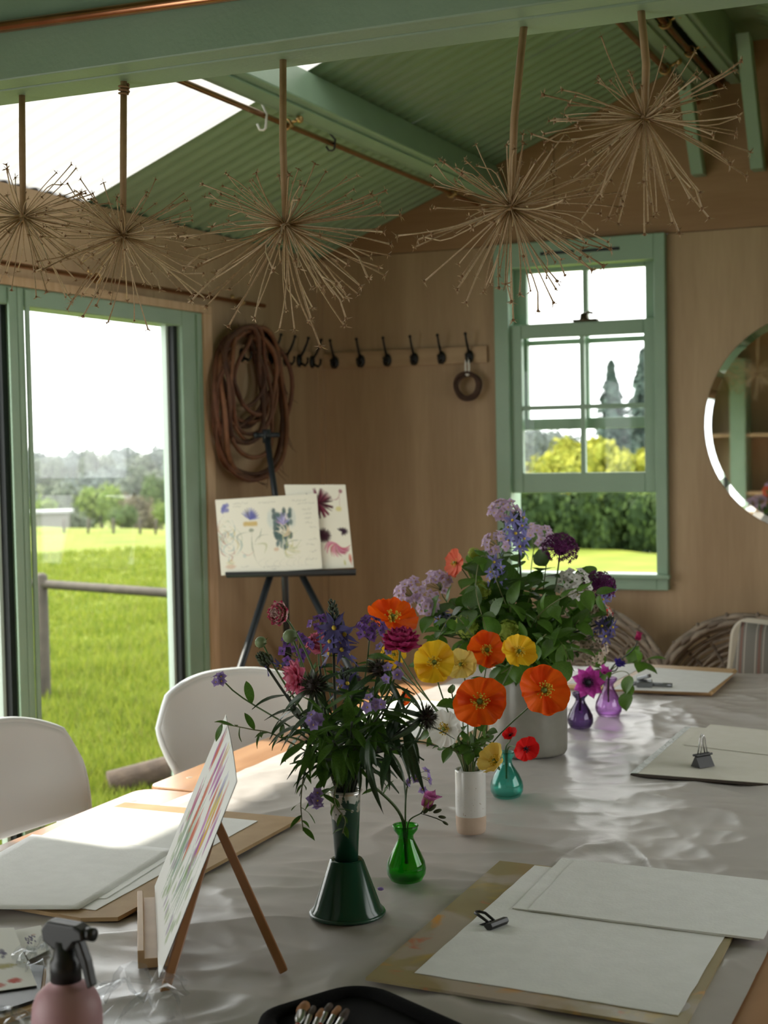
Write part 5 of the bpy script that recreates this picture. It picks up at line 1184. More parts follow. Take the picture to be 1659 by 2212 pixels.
for i, (px, r_, nf, yy, f_) in enumerate([((848, 1458), 26, 5, 2.10, (.3, .3, .9)), ((808, 1522), 22, 5, 2.08, (.1, .3, .9)), ((683, 1560), 22, 5, 2.06, (-.2, .3, .9)), ((832, 1405), 20, 4, 2.30, (.2, .6, .7)), ((476, 1470), 19, 4, 2.26, (-.6, .3, .6))]):
    cluster(px, r_, yy, f_, JACOB, nf, ['lavender five-petalled flowers on the right of the dark head', 'lavender five-petalled flowers in the middle right of the leaves', 'lavender five-petalled flowers low on the left of the leaves', 'lavender flowers behind the upper right dark head', 'lavender flowers on a long stem reaching far left'][i], VE, re_, 1.05, 'lavender jacobs ladder flowers', name='jacobs_ladder', leaves=5 if i < 4 else 2, lk='lancel', dome=.8)
ALAB = ['dark leafy stem '+t for t in ('at the left edge of the enamel vase bouquet', 'below the left dark bristly head', 'right under the tall camassia', 'under the upper right dark head', 'beside the dark head sticking out right', 'low left above the enamel rim', 'low right above the enamel rim', 'just below the left lavender flowers', 'low at the right edge of the bouquet', 'in the very middle above the enamel rim', 'behind the clear pink flower', 'behind the right lavender flowers', 'behind the camassia florets', 'behind the violet rocket cluster')]
lp = [((640, 1540), 2.18), ((700, 1530), 2.10), ((760, 1500), 2.14), ((830, 1530), 2.12), ((880, 1560), 2.18), ((720, 1600), 2.06), ((800, 1590), 2.06), ((660, 1600), 2.12), ((870, 1610), 2.10), ((760, 1560), 2.05), ((620, 1500), 2.28), ((850, 1500), 2.30), ((690, 1440), 2.32), ((770, 1430), 2.34)]
for i, (p, yy) in enumerate(lp):
    foliage(p, yy, ALAB[i], VE, re_, 14, ['lance', 'lancel'][i % 2], .058, 'dark leafy stems in the enamel vase', lo=.38, mt=DSTEM, droop=.05, rs=.0022, wild=.2)
foliage((478, 1563), 2.22, 'long green sprig with buds reaching left over the watercolour', VE, re_, 14, 'lancel', .034, None, via=[(720, 1660, 2.25), (600, 1590, 2.23), (540, 1575, 2.22)], lo=.35, droop=.4)
foliage((655, 1795), 2.18, 'thin sprig hanging down left of the enamel neck', VE, re_, 16, 'lancel', .028, None, via=[(700, 1650, 2.2), (662, 1660, 2.19), (650, 1730, 2.18)], lo=.3)
foliage((740, 1800), 2.15, 'short curled sprig hanging in front of the enamel neck', VE, re_, 10, 'lancel', .022, None, via=[(735, 1670, 2.17), (722, 1730, 2.15), (745, 1770, 2.15)], lo=.4)
cluster((683, 1722), 20, 2.14, (-.3, -.2, .9), JACOB, 4, 'lavender flowers drooping beside the enamel vase neck', VE, re_, 1.2, 'lavender jacobs ladder flowers', name='jacobs_ladder', leaves=2)
# ================================================================== green bud vase
o, pts = foliage((800, 1690), 2.42, 'thick straight green stem leaning left out of the green vase', VG, 8*ke, 3, 'lancel', .025, None, lo=.7, rs=.0028, mt=GSTEM)
cluster((905, 1683), 28, 2.38, (.4, -.5, .8), JACOB, 6, 'lavender flowers nodding over the green glass vase', VG, 8*ke, 1.15, 'lavender jacobs ladder flowers', name='jacobs_ladder', dome=1.2)
c = on_y(928, 1722, 2.44); kf = px2m(1, c); n = V3(.35, .9, .2)
o, pts = stemmed('freesia', 'pink freesia bloom with dark buds in the green glass vase', 'flower', VG, 8*ke, c-n*24*kf, n, None, .0014)
for j in range(6): inst('petal', petal_mesh('petal', 44*kf, 13*kf, 74, 50-12*(j % 2), .5, .05, j, FREE, 6, 7, .8, pwr=.5), frame(c-n*24*kf, n, 1.047*j), o)
MB().lathe([(3*kf, -10*kf), (5*kf, 0), (11*kf, 16*kf), (13*kf, 22*kf)], 10, frame(c-n*24*kf, n)).build('flower_throat', mat('freesia_throat', (.45, .42, .14), .5), o, True)
bpts = [on_y(x, y, 2.44) for x, y in ((908, 1757), (925, 1762), (943, 1768), (960, 1776))]
MB().tube([c-n*24*kf]+bpts, .001, 5).build('bud_stalk', DSTEM, o, True)
for i, (x, y) in enumerate(((922, 1748), (934, 1745), (945, 1752), (955, 1765), (962, 1778))):
    p = on_y(x, y, 2.44); MB().sphere((0, 0, 0), 5.5*kf*(1-.1*i), 8, 6, frame(p, V3(.5, .7-.25*i, .1)), (1, 1, 2.3)).build('bud', mat('freesia_bud', (.06, .075, .03), .5), o, True)
# ================================================================== anemones in the bud vases
poppy((1136, 1617), 31, 3.05, (.25, .05, .9), RED, 'red anemone with black centre over the teal vase', VT, 8*kw, group='anemones', black=True, depth=.06, bowl=.3, nstam=26)
poppy((1102, 1588), 20, 3.06, (-.2, .7, .6), RED, 'small red anemone behind the yellow nodding poppy', VT, 8*kw, group='anemones', black=True, depth=.06, bowl=.5, nstam=16)
def anemone(px, Rpx, Y, face, mt, label, mouth, np_=9, a0=18, white=False):
    c = on_y(*px, Y); R_ = px2m(Rpx, c); n = V3(*face); o, pts = stemmed('anemone', label, 'flower', mouth, 6*kc, c-n*R_*.15, n, 'anemones', .0022, DSTEM, depth=.05)
    for j in range(np_): inst('petal', petal_mesh('petal', R_, R_*.34, a0+8*(j % 2), a0-6, .35, .06, j, mt, 7, 7, .6, pwr=.42), frame(c-n*R_*.12, n, 6.283*j/np_+.1*(j % 2)), o)
    b = MB(); Mf = frame(c-n*R_*.05, n)
    for j in range(40): a = 2.4*j; r_ = R_*(.22+.10*(j % 3)/3); b.tube([(0, 0, 0), (r_*math.cos(a), r_*math.sin(a), R_*.16)], R_*.012, 3, Mf, False); b.sphere((r_*math.cos(a), r_*math.sin(a), R_*.16), R_*.028, 5, 3, Mf)
    b.sphere((0, 0, R_*.1), R_*.17, 10, 7, Mf, (1, 1, .7)); b.build('dark_eye', BLKC, o, True)
    return o
anemone((1270, 1474), 40, 3.88, (.05, .15, 1), ANEM, 'magenta-pink anemone with dark eye over the violet vase', VD, 9)
anemone((1303, 1452), 22, 3.98, (.5, .8, .3), ANEM, 'small half-open magenta anemone behind the larger one', VD, 7, 50)
anemone((1336, 1437), 20, 4.08, (.3, .75, .4), BLUEA, 'deep blue anemone above the pale purple vase', VP, 8, 40)
o = anemone((1378, 1380), 20, 4.10, (.2, .95, .2), MAGE, 'upright crimson-pink anemone bud, furthest right', VP, 7, 72)
foliage((1395, 1428), 4.08, 'broad light leaves right of the blue anemone', VP, 6*kc, 6, 'roundl', .055, None, lo=.6)
foliage((1292, 1440), 4.1, 'broad light leaves left of the blue anemone', VP, 6*kc, 5, 'roundl', .05, None, lo=.6)
foliage((1350, 1500), 4.02, 'pointed light leaf drooping over the pale purple vase', VP, 6*kc, 3, 'roundl', .05, None, via=[(1340, 1450, 4.05), (1360, 1460, 4.04)], lo=.7, droop=1)
# ================================================================== big bouquet in the crock
rc = 55*kc
for i, (px, r_, nf, yy, f_) in enumerate([((886, 1282), 34, 20, 3.40, (-.4, .5, .8)), ((948, 1262), 32, 18, 3.45, (-.2, .6, .8)), ((925, 1310), 26, 12, 3.38, (-.2, .3, .9)), ((1088, 1112), 34, 22, 3.50, (-.1, .8, .6)), ((1072, 1175), 28, 12, 3.42, (-.3, .4, .9)), ((1160, 1165), 36, 18, 3.85, (.2, .7, .6))]):
    cluster(px, r_, yy, f_, HESP_L, int(nf*1.5), ['pale lilac rocket cluster at the far left of the big bouquet', 'pale lilac rocket cluster beside the coral poppy', 'pale lilac rocket cluster above the tall orange poppy', 'pale lilac rocket cluster at the very top of the bouquet', 'few pale lilac florets left below the bouquet top', 'pale lilac rocket cluster against the window, behind the camassia'][i], VC, rc, 1.15, 'lilac rocket flowers', leaves=4)
cluster((1236, 1268), 40, 3.52, (.2, .6, .8), HESP_W, 44, 'white rocket cluster under the purple alliums', VC, rc, 1.1, 'white rocket flowers', leaves=3)
cluster((1292, 1335), 30, 3.62, (.5, .4, .7), HESP_C, 36, 'cream flower cluster on the right side of the crock', VC, rc, 1.15, 'cream flower clusters', leaves=2)
cluster((1276, 1402), 36, 3.60, (.4, .0, .8), HESP_C, 38, 'cream flower cluster low on the right of the crock', VC, rc, 1.15, 'cream flower clusters', leaves=2)
camassia((1114, 1152), 46, 3.48, (.05, 1, .05), CAMA2, 14, 'large light blue camassia near the bouquet top', VC, rc, .95, fsz=.028)
camassia((1070, 1236), 32, 3.40, (-.1, 1, 0), CAMA2, 8, 'blue camassia among the leaves left of the bouquet middle', VC, rc, .9, fsz=.024)
camassia((1302, 1288), 26, 3.66, (.6, .6, 0), CAMA2, 6, 'blue camassia below the right purple allium', VC, rc, 1.2, fsz=.024)
camassia((1306, 1362), 32, 3.56, (.4, .8, .1), CAMA, 7, 'dark blue camassia over the cream clusters at right', VC, rc, .95, fsz=.026)
camassia((960, 1338), 28, 3.40, (-.5, .6, .1), CAMA2, 6, 'blue camassia behind the tall orange poppy', VC, rc, 1.0, fsz=.022)
def purple_allium(px, Rpx, Y, face, label):
    c = on_y(*px, Y); R_ = px2m(Rpx, c); n = V3(*face); o, pts = stemmed('purple_allium', label, 'flower', VC, rc, c-n*R_*.1, n, 'purple alliums', .0024, GSTEM)
    b = MB(); rr_ = random.Random(int(px[0])); b2 = MB()
    for i in range(180):
        t_ = math.acos(1-rr_.random()*1.25); a = 2.4*i; e = Vector((math.cos(a)*math.sin(t_), math.sin(a)*math.sin(t_), math.cos(t_)*.85)); Mf = frame(c-n*R_*.2, n)
        b2.tube([(0, 0, 0), e*R_*.9], .0006, 3, Mf, False); Mq = Mf @ frame(e*R_*rr_.uniform(.85, 1), e, rr_.uniform(0, 6))
        for j in range(6):
            q = 1.047*j; s_ = R_*.17; b.add([(0, 0, 0), (s_*.5*math.cos(q-.3), s_*.5*math.sin(q-.3), s_*.25), (s_*math.cos(q), s_*math.sin(q), s_*.5), (s_*.5*math.cos(q+.3), s_*.5*math.sin(q+.3), s_*.25)], [(0, 1, 2, 3)], Mq)
        b.sphere((0, 0, R_*.04), R_*.05, 5, 3, Mq)
    b.sphere((0, 0, 0), R_*.42, 10, 7, frame(c-n*R_*.1, n)); b.build('star_florets', PURP, o); b2.build('flower_stalks', PURP, o)
purple_allium((1212, 1180), 40, 3.55, (.15, .85, .5), 'dark purple allium globe in front of the window')
purple_allium((1297, 1260), 36, 3.60, (.25, .8, .5), 'dark purple allium globe furthest right, below the first')
poppy((984, 1216), 34, 3.45, (-.72, .15, .5), CORAL, 'coral-red poppy seen edge-on, upper left of the big bouquet', VC, rc, group='poppies in the crock', bowl=.25, nstam=20)
poppy((1306, 1322), 22, 3.75, (.5, .5, .4), RED, 'red poppy petals peeping out behind the cream cluster', VC, rc, group='poppies in the crock', bowl=.4, nstam=14)
def viburnum(px, r_, Y, label):
    c = on_y(*px, Y); R_ = px2m(r_, c); n = V3(0, .6, .7); o, pts = stemmed('viburnum', label, 'flower', VC, rc, c-n*R_*.5, n, 'lime green viburnum heads', .002)
    b = MB(); rr_ = random.Random(int(px[0]))
    for i in range(80):
        t_ = math.acos(1-rr_.random()*1.7); a = 2.4*i; e = Vector((math.cos(a)*math.sin(t_), math.sin(a)*math.sin(t_), math.cos(t_))); Mq = frame(c, n) @ frame(e*R_*rr_.uniform(.8, 1), e, rr_.uniform(0, 6))
        for j in range(5):
            q = 1.2566*j; s_ = R_*.24; b.add([(0, 0, 0), (s_*.7*math.cos(q-.45), s_*.7*math.sin(q-.45), .0), (s_*math.cos(q), s_*math.sin(q), s_*.15), (s_*.7*math.cos(q+.45), s_*.7*math.sin(q+.45), 0)], [(0, 1, 2, 3)], Mq)
    b.sphere((0, 0, 0), R_*.75, 10, 7, frame(c, n)); b.build('floret_ball', LIME, o); leafstem(o, pts, 5, 'roundl', .06, .5)
for px, r_, yy, lab in (((1040, 1274), 22, 3.40, 'lime green flower ball in the middle of the leaves'), ((1008, 1352), 27, 3.34, 'lime green flower ball above the pale poppy'), ((1098, 1362), 25, 3.34, 'lime green flower ball above the yellow poppy'), ((1024, 1196), 14, 3.5, 'small lime green flower ball beside the coral poppy')): viburnum(px, r_, yy, lab)
BLAB = ['leafy green stem '+t for t in ('below the far left lilac cluster', 'right of the lilac clusters', 'under the coral poppy', 'left of the bouquet top', 'under the large light blue camassia', 'right of the middle lime ball', 'below the first purple allium', 'behind the first purple allium', 'above the yellow poppy on the right', 'left of the white rocket cluster', 'under the white rocket cluster', 'beside the cream clusters', 'left of the middle lime ball', 'just above the hanging vine end', 'right of the lower lime ball', 'behind the bright yellow poppy', 'above the large right orange poppy', 'behind the right purple allium', 'behind the light blue camassia', 'at the back right against the window')]
fo = [((930, 1330), 3.36), ((975, 1300), 3.40), ((1020, 1240), 3.42), ((1050, 1190), 3.46), ((1085, 1230), 3.40), ((1100, 1300), 3.36), ((1150, 1260), 3.44), ((1180, 1220), 3.52), ((1165, 1330), 3.36), ((1215, 1310), 3.46), ((1220, 1380), 3.42), ((1250, 1340), 3.50), ((1010, 1310), 3.34), ((1060, 1330), 3.30), ((1130, 1380), 3.32), ((950, 1370), 3.40), ((1190, 1400), 3.34), ((1290, 1300), 3.62), ((1120, 1210), 3.56), ((1270, 1250), 3.70)]
for i, (p, yy) in enumerate(fo):
    foliage(p, yy, BLAB[i], VC, rc, 13, ['round', 'round', 'roundl'][i % 3], .062, 'leafy stems in the crock', lo=.3)
foliage((1060, 1435), 3.12, 'thin trailing vine hanging down the middle of the bouquet', VC, rc, 12, 'round', .042, None, via=[(1090, 1300, 3.4), (1045, 1200, 3.36), (1028, 1270, 3.2), (1052, 1370, 3.12)], lo=.35)
foliage((905, 1440), 3.10, 'thin trailing vine reaching left over the poppies', VC, rc, 12, 'round', .036, None, via=[(1040, 1390, 3.3), (980, 1330, 3.2), (940, 1390, 3.12)], lo=.3)
foliage((1300, 1290), 3.35, 'arching light vine with round leaves on the right', VC, rc, 10, 'roundl', .05, None, via=[(1150, 1350, 3.4), (1200, 1300, 3.3), (1265, 1275, 3.3)], lo=.3)
foliage((1010, 1500), 2.98, 'trailing vine crossing in front of the orange poppy', VC, rc, 14, 'round', .036, None, via=[(1180, 1370, 3.35), (1130, 1420, 3.05), (1060, 1470, 2.98)], lo=.35)
foliage((1240, 1450), 3.3, 'broad-leaved sprig above the magenta anemone', VC, rc, 9, 'roundl', .075, None, via=[(1170, 1400, 3.45), (1205, 1380, 3.35)], lo=.4)
for i, (p, yy, lab) in enumerate([((1075, 1440), 3.42, 'short leafy sprig hanging over the left crock rim'), ((1110, 1450), 3.38, 'short leafy sprig at the front of the crock rim'), ((1150, 1440), 3.36, 'short leafy sprig above the right orange poppy, on the rim'), ((1195, 1445), 3.38, 'short leafy sprig right of the middle of the crock rim'), ((1228, 1425), 3.46, 'short leafy sprig at the right crock rim'), ((1130, 1410), 3.30, 'short light sprig leaning forward over the crock rim'), ((1010, 1390), 3.40, 'short leafy sprig behind the pale yellow poppy')]):
    foliage(p, yy, lab, VC, rc, 9, ['round', 'roundl'][i % 2], .058, 'sprigs around the crock rim', lo=.25, wild=.5)
# fallen petal
p = on_z(822, 1920, ZT+.006); tag(MB().sphere(tuple(p), .004, 8, 6, None, (1.6, 1, .8)).build('fallen_petal', LAVEN, None, True), 'tiny fallen lilac petal between enamel and green vase', 'petal')
# ================================================================== outdoors
def bearing_pt(px, D):                         # ground point seen at image column px, distance D
    d = ray(px, 960); h = Vector((d.x, d.y, 0)).normalized(); return h*D
ZG = -.25
ORDW = 'first second third fourth fifth sixth seventh eighth ninth tenth eleventh twelfth thirteenth'.split()
def crest(x, y):
    b = math.degrees(math.atan2(-x, y)); return max(20, min(46, 24+(b-13)*.55))
def ground_z(x, y):
    r_ = math.hypot(x, y); c = crest(x, y); t_ = max(0, r_-c)
    z = ZG-.10*t_ if t_ < 70 else ZG-7
    if r_ > 150: z += min(1, (r_-150)/200)*4
    k = min(1, max(0, (r_-9)/12)); return z+k*.10*mnoise.noise(Vector((x*.12, y*.12, 1)))
GRASS = mat('meadow_grass', (.10, .135, .016), .85, (.165, .19, .03), .9, detail=8, bump=.6, bscale=6, spec=.1)
def gmap(u, v):
    b = math.radians(-25+110*u); r_ = 2.0+ (420-2)*v**2.6; x, y = -math.sin(b)*r_, math.cos(b)*r_
    return (x, y, ground_z(x, y))
gr = struct('ground', MB().grid(gmap, 90, 120), GRASS, smooth=True)
struct('ground_slab', MB().b2((XL-1.2, YR-3, ZG-.3), (XR+6, YB+1.2, ZG-.02)), GRASS)
BL = [mat('grass_blade_a', (.125, .175, .018), .6, transl=.45, spec=.2), mat('grass_blade_b', (.20, .24, .03), .6, transl=.45, spec=.2), mat('grass_blade_c', (.20, .20, .05), .7, transl=.3, spec=.2)]
bl = MB(); rg = random.Random(4); vs = []; fs = []; mi = []
for i in range(64000):
    b = math.radians(rg.uniform(29, 40)); r_ = 5.2*(26/5.2)**(rg.random()**1.15); x, y = -math.sin(b)*r_, math.cos(b)*r_
    if x > XL-.25: continue
    cl_ = mnoise.noise(Vector((x*1.1, y*1.1, 4))); hh = (.055+.09*max(0, cl_+.25)+.05*rg.random())*(1.5 if r_ < 8 and cl_ > .15 else 1)*(1 if r_ < 14 else .8)
    w_ = .0028+.0005*r_; a = rg.uniform(0, 6.28); lx, ly = math.cos(a), math.sin(a); bx, by = rg.uniform(-.6, .6)*hh, rg.uniform(-.6, .6)*hh; z = ground_z(x, y)-.01
    k = len(vs); vs += [(x-lx*w_, y-ly*w_, z), (x+lx*w_, y+ly*w_, z), (x+bx, y+by, z+hh)]; fs.append((k, k+1, k+2)); mi.append(0 if rg.random() < .5 else (1 if rg.random() < .9 else 2))
bl.v, bl.f, bl.mi = vs, fs, mi
o = bl.build('meadow_grass', BL, None); o['kind'] = 'stuff'; tag(o, 'sunlit green meadow grass outside the glass door', 'grass')
def crown_mesh(name, seed, cols, n=900, lumps=9, flat=.85, core=.72, leaf=.085, cone=False):
    rr_ = random.Random(seed); b = MB(); cs = []
    for i in range(lumps):
        if cone: t_ = i/lumps; cs.append((Vector((rr_.uniform(-.15, .15), rr_.uniform(-.15, .15), -1+2*t_)), .9*(1-t_)+.05))
        else:
            a = rr_.uniform(0, 6.28); e = rr_.uniform(-.5, .75); cs.append((Vector((math.cos(a)*.55*math.sqrt(1-e*e), math.sin(a)*.55*math.sqrt(1-e*e), e*.6*flat)), rr_.uniform(.32, .5)))
    if cone:
        for i in range(n):
            t_ = rr_.random()*.995; a = rr_.uniform(0, 6.28); rmax = .9*(1-t_)*(.72+.28*math.sin(t_*46+2*math.sin(a*2)))+.02; q = rmax*math.sqrt(rr_.random())
            p = Vector((q*math.cos(a), q*math.sin(a), -1+2*t_-.10*q)); s_ = leaf*rr_.uniform(.6, 1.2); M = frame(p, (math.cos(a)*.5+rr_.uniform(-.5, .5), math.sin(a)*.5+rr_.uniform(-.5, .5), 1), rr_.uniform(0, 6), s_); b.cur = rr_.randrange(len(cols))
            b.add([(-1, -.5, 0), (0, -.9, .2), (1, -.3, 0), (.8, .7, .15), (-.4, .9, 0)], [(0, 1, 2, 3, 4)], M)
        b.tube([(0, 0, -1), (0, 0, .98)], [.04, .006], 6)
        return b.mesh('crown', cols)
    for c_, r_ in cs:
        b.cur = rr_.randrange(len(cols)); b.sphere(tuple(c_), r_*core, 9, 6)
    for i in range(n):
        c_, r_ = rr_.choice(cs); d = Vector((rr_.gauss(0, 1), rr_.gauss(0, 1), rr_.gauss(0, 1))).normalized(); p = c_+d*r_*rr_.uniform(.7, 1.12)
        s_ = leaf*rr_.uniform(.6, 1.3); M = frame(p, (d+Vector((rr_.uniform(-.7, .7), rr_.uniform(-.7, .7), rr_.uniform(-.3, .7)))), rr_.uniform(0, 6), s_); b.cur = rr_.randrange(len(cols))
        b.add([(-1, -.5, 0), (0, -.9, .2), (1, -.3, 0), (.8, .7, .15), (-.4, .9, 0)], [(0, 1, 2, 3, 4)], M)
    return b.mesh('crown', cols)
def lm(n, c): return mat('foliage_'+n, c, .8, tuple(v*1.35 for v in c), 3, transl=.25, spec=.15)
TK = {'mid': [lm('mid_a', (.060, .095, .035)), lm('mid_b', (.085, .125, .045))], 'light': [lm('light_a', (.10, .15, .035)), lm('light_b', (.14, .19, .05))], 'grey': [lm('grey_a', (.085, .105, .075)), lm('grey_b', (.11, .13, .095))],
      'brown': [lm('brown_a', (.095, .085, .055)), lm('brown_b', (.12, .11, .07))], 'yellow': [lm('yellow_a', (.17, .19, .025)), lm('yellow_b', (.25, .255, .035))], 'conifer': [lm('con_a', (.045, .075, .062)), lm('con_b', (.06, .09, .075))], 'far': [lm('far_haze_a', (.10, .125, .115)), lm('far_haze_b', (.125, .15, .135))], 'hedge': [lm('hedge_a', (.022, .042, .014)), lm('hedge_b', (.04, .07, .018))]}  # 'far' greens carry a bluish, desaturated haze tint in the colour itself
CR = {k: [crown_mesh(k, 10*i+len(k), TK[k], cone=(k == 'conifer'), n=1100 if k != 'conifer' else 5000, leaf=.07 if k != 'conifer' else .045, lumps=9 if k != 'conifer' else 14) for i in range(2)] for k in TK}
BARK = mat('bark', (.06, .045, .035), .9)
def tree(px, ytop, wpx, D, kind, label, tall=1.0, group='trees beyond the meadow', k=0):
    g = bearing_pt(px, D); zg = ground_z(g.x, g.y); d = ray(px, ytop); top = EYE+d*(D/math.hypot(d.x, d.y)); ht = top.z-zg; R_ = wpx*D/FPX/2
    o = thing('conifer_tree' if kind == 'conifer' else 'tree', label, 'tree', (g.x, g.y, zg), group)
    rz_ = min(ht*.46, R_*1.25*tall) if kind != 'conifer' else ht*.47
    me = CR[kind][k % 2]; c_ = Vector((g.x, g.y, top.z-rz_*.95)); inst('crown', me, T(*c_) @ R(px*.7, 'Z') @ Matrix.Diagonal((R_, R_, rz_, 1)), o)
    MB().tube([(g.x, g.y, zg-.1), (g.x, g.y, c_.z)], max(.08, R_*.07), 7).build('trunk', BARK, o, True)
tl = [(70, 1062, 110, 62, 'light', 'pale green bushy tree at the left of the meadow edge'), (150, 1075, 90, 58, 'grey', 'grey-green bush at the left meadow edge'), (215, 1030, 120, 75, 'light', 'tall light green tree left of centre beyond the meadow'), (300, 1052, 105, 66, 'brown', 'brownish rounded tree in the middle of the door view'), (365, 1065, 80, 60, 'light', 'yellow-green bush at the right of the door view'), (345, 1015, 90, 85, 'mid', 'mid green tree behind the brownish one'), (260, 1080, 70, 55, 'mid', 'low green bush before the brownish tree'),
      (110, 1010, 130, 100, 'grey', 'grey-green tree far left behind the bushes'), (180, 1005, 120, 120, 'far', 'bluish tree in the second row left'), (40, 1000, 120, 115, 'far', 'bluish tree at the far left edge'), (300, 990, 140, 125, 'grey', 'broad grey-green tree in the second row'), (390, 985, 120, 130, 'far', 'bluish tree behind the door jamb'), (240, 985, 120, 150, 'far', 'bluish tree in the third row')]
for i, a in enumerate(tl): tree(*a, k=i)
for i in range(13):
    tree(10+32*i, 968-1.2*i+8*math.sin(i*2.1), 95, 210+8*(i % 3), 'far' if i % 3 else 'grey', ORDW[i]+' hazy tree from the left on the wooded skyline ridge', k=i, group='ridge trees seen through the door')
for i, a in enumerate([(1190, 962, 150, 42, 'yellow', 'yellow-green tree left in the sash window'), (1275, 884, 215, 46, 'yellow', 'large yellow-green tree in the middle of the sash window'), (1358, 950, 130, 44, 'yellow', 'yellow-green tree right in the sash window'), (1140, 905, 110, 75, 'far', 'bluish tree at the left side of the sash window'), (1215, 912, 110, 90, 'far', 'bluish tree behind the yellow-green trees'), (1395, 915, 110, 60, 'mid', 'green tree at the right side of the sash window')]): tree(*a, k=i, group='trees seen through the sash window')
tree(1322, 790, 270, 52, 'conifer', 'left of two dark conifers in the sash window', group='conifers'); tree(1392, 765, 300, 54, 'conifer', 'right of two dark conifers in the sash window', group='conifers')
wd_ = MB(); rr_ = random.Random(9)                # the woodland goes on along the ridge on both sides
for i in range(150):
    b = math.radians(-20+102*i/149); bd_ = math.degrees(b)
    if 29 < bd_ < 39: continue
    D = rr_.uniform(150, 260) if bd_ > 39 else rr_.uniform(110, 240); x, y = -math.sin(b)*D, math.cos(b)*D; z = ground_z(x, y); h_ = rr_.uniform(3.6, 4.8)+(D-150)*.012; wd_.cur = i % 2
    wd_.tube([(x, y, z-.2), (x, y, z+h_)], .3, 5)
    for k in range(7): wd_.sphere((x+rr_.uniform(-2.6, 2.6), y+rr_.uniform(-2.6, 2.6), z+h_*rr_.uniform(.7, 1.35)), rr_.uniform(1.4, 2.3), 7, 5)
    for k in range(60):
        p = Vector((x+rr_.uniform(-4, 4), y+rr_.uniform(-4, 4), z+h_*rr_.uniform(.4, 1.75))); wd_.add([(-1, -.5, 0), (0, -.9, .2), (1, -.3, 0), (.8, .7, .15), (-.4, .9, 0)], [(0, 1, 2, 3, 4)], frame(p, (rr_.uniform(-1, 1), rr_.uniform(-1, 1), .6), 0, rr_.uniform(.3, .7)))
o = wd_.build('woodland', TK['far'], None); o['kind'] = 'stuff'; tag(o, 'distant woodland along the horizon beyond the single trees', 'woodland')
# hedge below the trees
for i in range(9):
    px = 1040+52*i; g = bearing_pt(px, 25.5); zg = ground_z(g.x, g.y); o = thing('hedge_shrub', ORDW[i]+' dark hedge shrub from the left at the lawn edge', 'hedge', (g.x, g.y, zg), 'hedge shrubs')
    inst('foliage', CR['hedge'][i % 2], T(g.x, g.y, zg+.42) @ R(i, 'Z') @ Matrix.Diagonal((.52, .55, .86+.06*(i % 3), 1)), o)
for i in range(8):
    px = 1060+55*i; g = bearing_pt(px, 29); zg = ground_z(g.x, g.y); o = thing('hedge_shrub', ORDW[i]+' lighter shrub from the left behind the dark hedge', 'hedge', (g.x, g.y, zg), 'light shrubs')
    inst('foliage', CR['yellow' if i % 2 else 'light'][i % 2], T(g.x, g.y, zg+.85) @ R(i, 'Z') @ Matrix.Diagonal((.6, .6, .75, 1)), o)
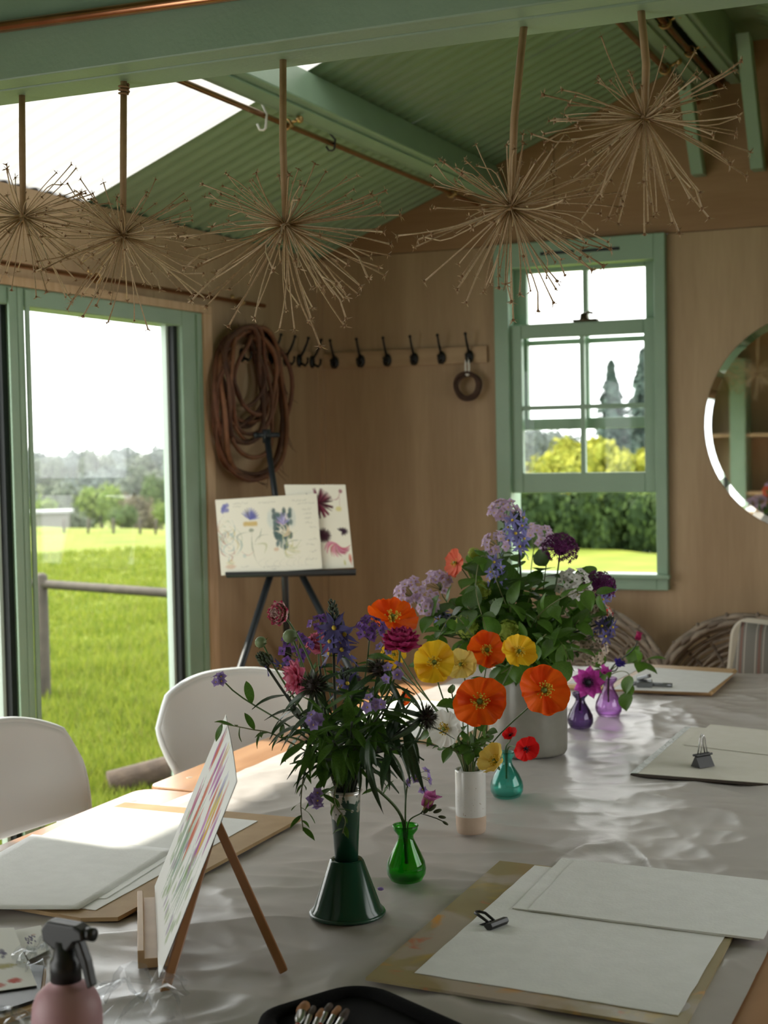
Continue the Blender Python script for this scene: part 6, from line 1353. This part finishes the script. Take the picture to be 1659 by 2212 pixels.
# fence across the meadow, posts at its far side, grey shed roof, log by the door
FW_ = mat('weathered_fence', (.042, .036, .028), .85, (.065, .055, .042), 9)
f0, f1 = on_z(90, 1262, .60), on_z(380, 1280, .60); fd = (f1-f0).normalized()
fn = thing('meadow_fence', 'weathered post and rail fence crossing the meadow', 'fence', (f0.x, f0.y, ZG))
ra, rb_ = f0-fd*4.2, f1+fd*3.0
MB().tube([ra, ra.lerp(rb_, .35)+Vector((0, 0, .01)), ra.lerp(rb_, .7)-Vector((0, 0, .01)), rb_], .032, 8).build('rail', FW_, fn, True)
for s_ in (-4.0, -2.0, 0.0, 2.35, 4.0):
    p = f0+fd*s_; MB().lathe([(.045, ZG-.1), (.042, .66), (.02, .68), (0, .68)], 9, T(p.x, p.y, 0)).build('post', FW_, fn, True)
for i, px in enumerate((70, 132, 184, 240, 297, 330, 372)):
    D = crest(*bearing_pt(px, 30)[:2])-2.5; g = bearing_pt(px, D); zg = ground_z(g.x, g.y)
    tag(MB().tube([(g.x, g.y, zg-.1), (g.x+.02*(i % 3), g.y, zg+.34)], .03, 7).build('fence_post', FW_, None, True), ORDW[i]+' small dark fence post from the left, far meadow side', 'fence post', 'far fence posts')
g = bearing_pt(110, 44); zg = ground_z(g.x, g.y); sd = thing('field_shelter', 'low grey roofed shelter at the left beyond the meadow', 'shed', (g.x, g.y, zg))
p0 = EYE+ray(112, 1106)*44/1.0; sx = Vector((math.cos(.6), math.sin(.6), 0))
b = MB(); Msd = T(p0.x, p0.y, p0.z) @ R(.62, 'Z'); b.box((0, 0, .02), (1.25, .9, .07), Msd); b.build('roof', mat('grey_roof', (.30, .31, .33), .6), sd)
b = MB(); b.box((0, 0, -(p0.z-zg)/2), (1.05, .7, (p0.z-zg)), Msd); b.build('wall', mat('shed_wall', (.16, .16, .15), .8), sd)
lg = on_z(393, 1662, ZG+.10); tag(MB().tube([lg+Vector((-.28, -.26, -.06)), lg, lg+Vector((.20, .18, .05))], [.085, .09, .08], 10).build('log', mat('rough_bark', (.035, .022, .014), .9, (.06, .04, .025), 14, bump=.6, bscale=30), None, True), 'rough brown log lying in the grass by the door', 'log')
yp = on_x(377, 1000, XL-.16).y
tag(MB().b2((XL-.19, yp-.014, ZG), (XL-.15, yp+.022, 2.08)).build('timber_post', mat('grey_timber', (.22, .17, .115), .8, (.28, .22, .15), 6, (4, 4, .5)), None), 'slim weathered timber post outside the right door jamb', 'post')

# ------------------------------------------------------------------ thin haze over the valley
hz_m = bpy.data.materials.new('valley_haze'); hz_m.use_nodes = True; hn = hz_m.node_tree; hn.nodes.clear()
hv = hn.nodes.new('ShaderNodeVolumeScatter'); hv.inputs['Density'].default_value = .0006; hv.inputs['Color'].default_value = (.93, .97, 1, 1); ho = hn.nodes.new('ShaderNodeOutputMaterial'); hn.links.new(hv.outputs[0], ho.inputs['Volume'])
hb = MB().box((0, 190, 2), (420, 290, 34), R(math.radians(27), 'Z')).build('haze', hz_m, None); hb['kind'] = 'stuff'; tag(hb, 'thin pale haze over the wooded valley outside', 'haze')
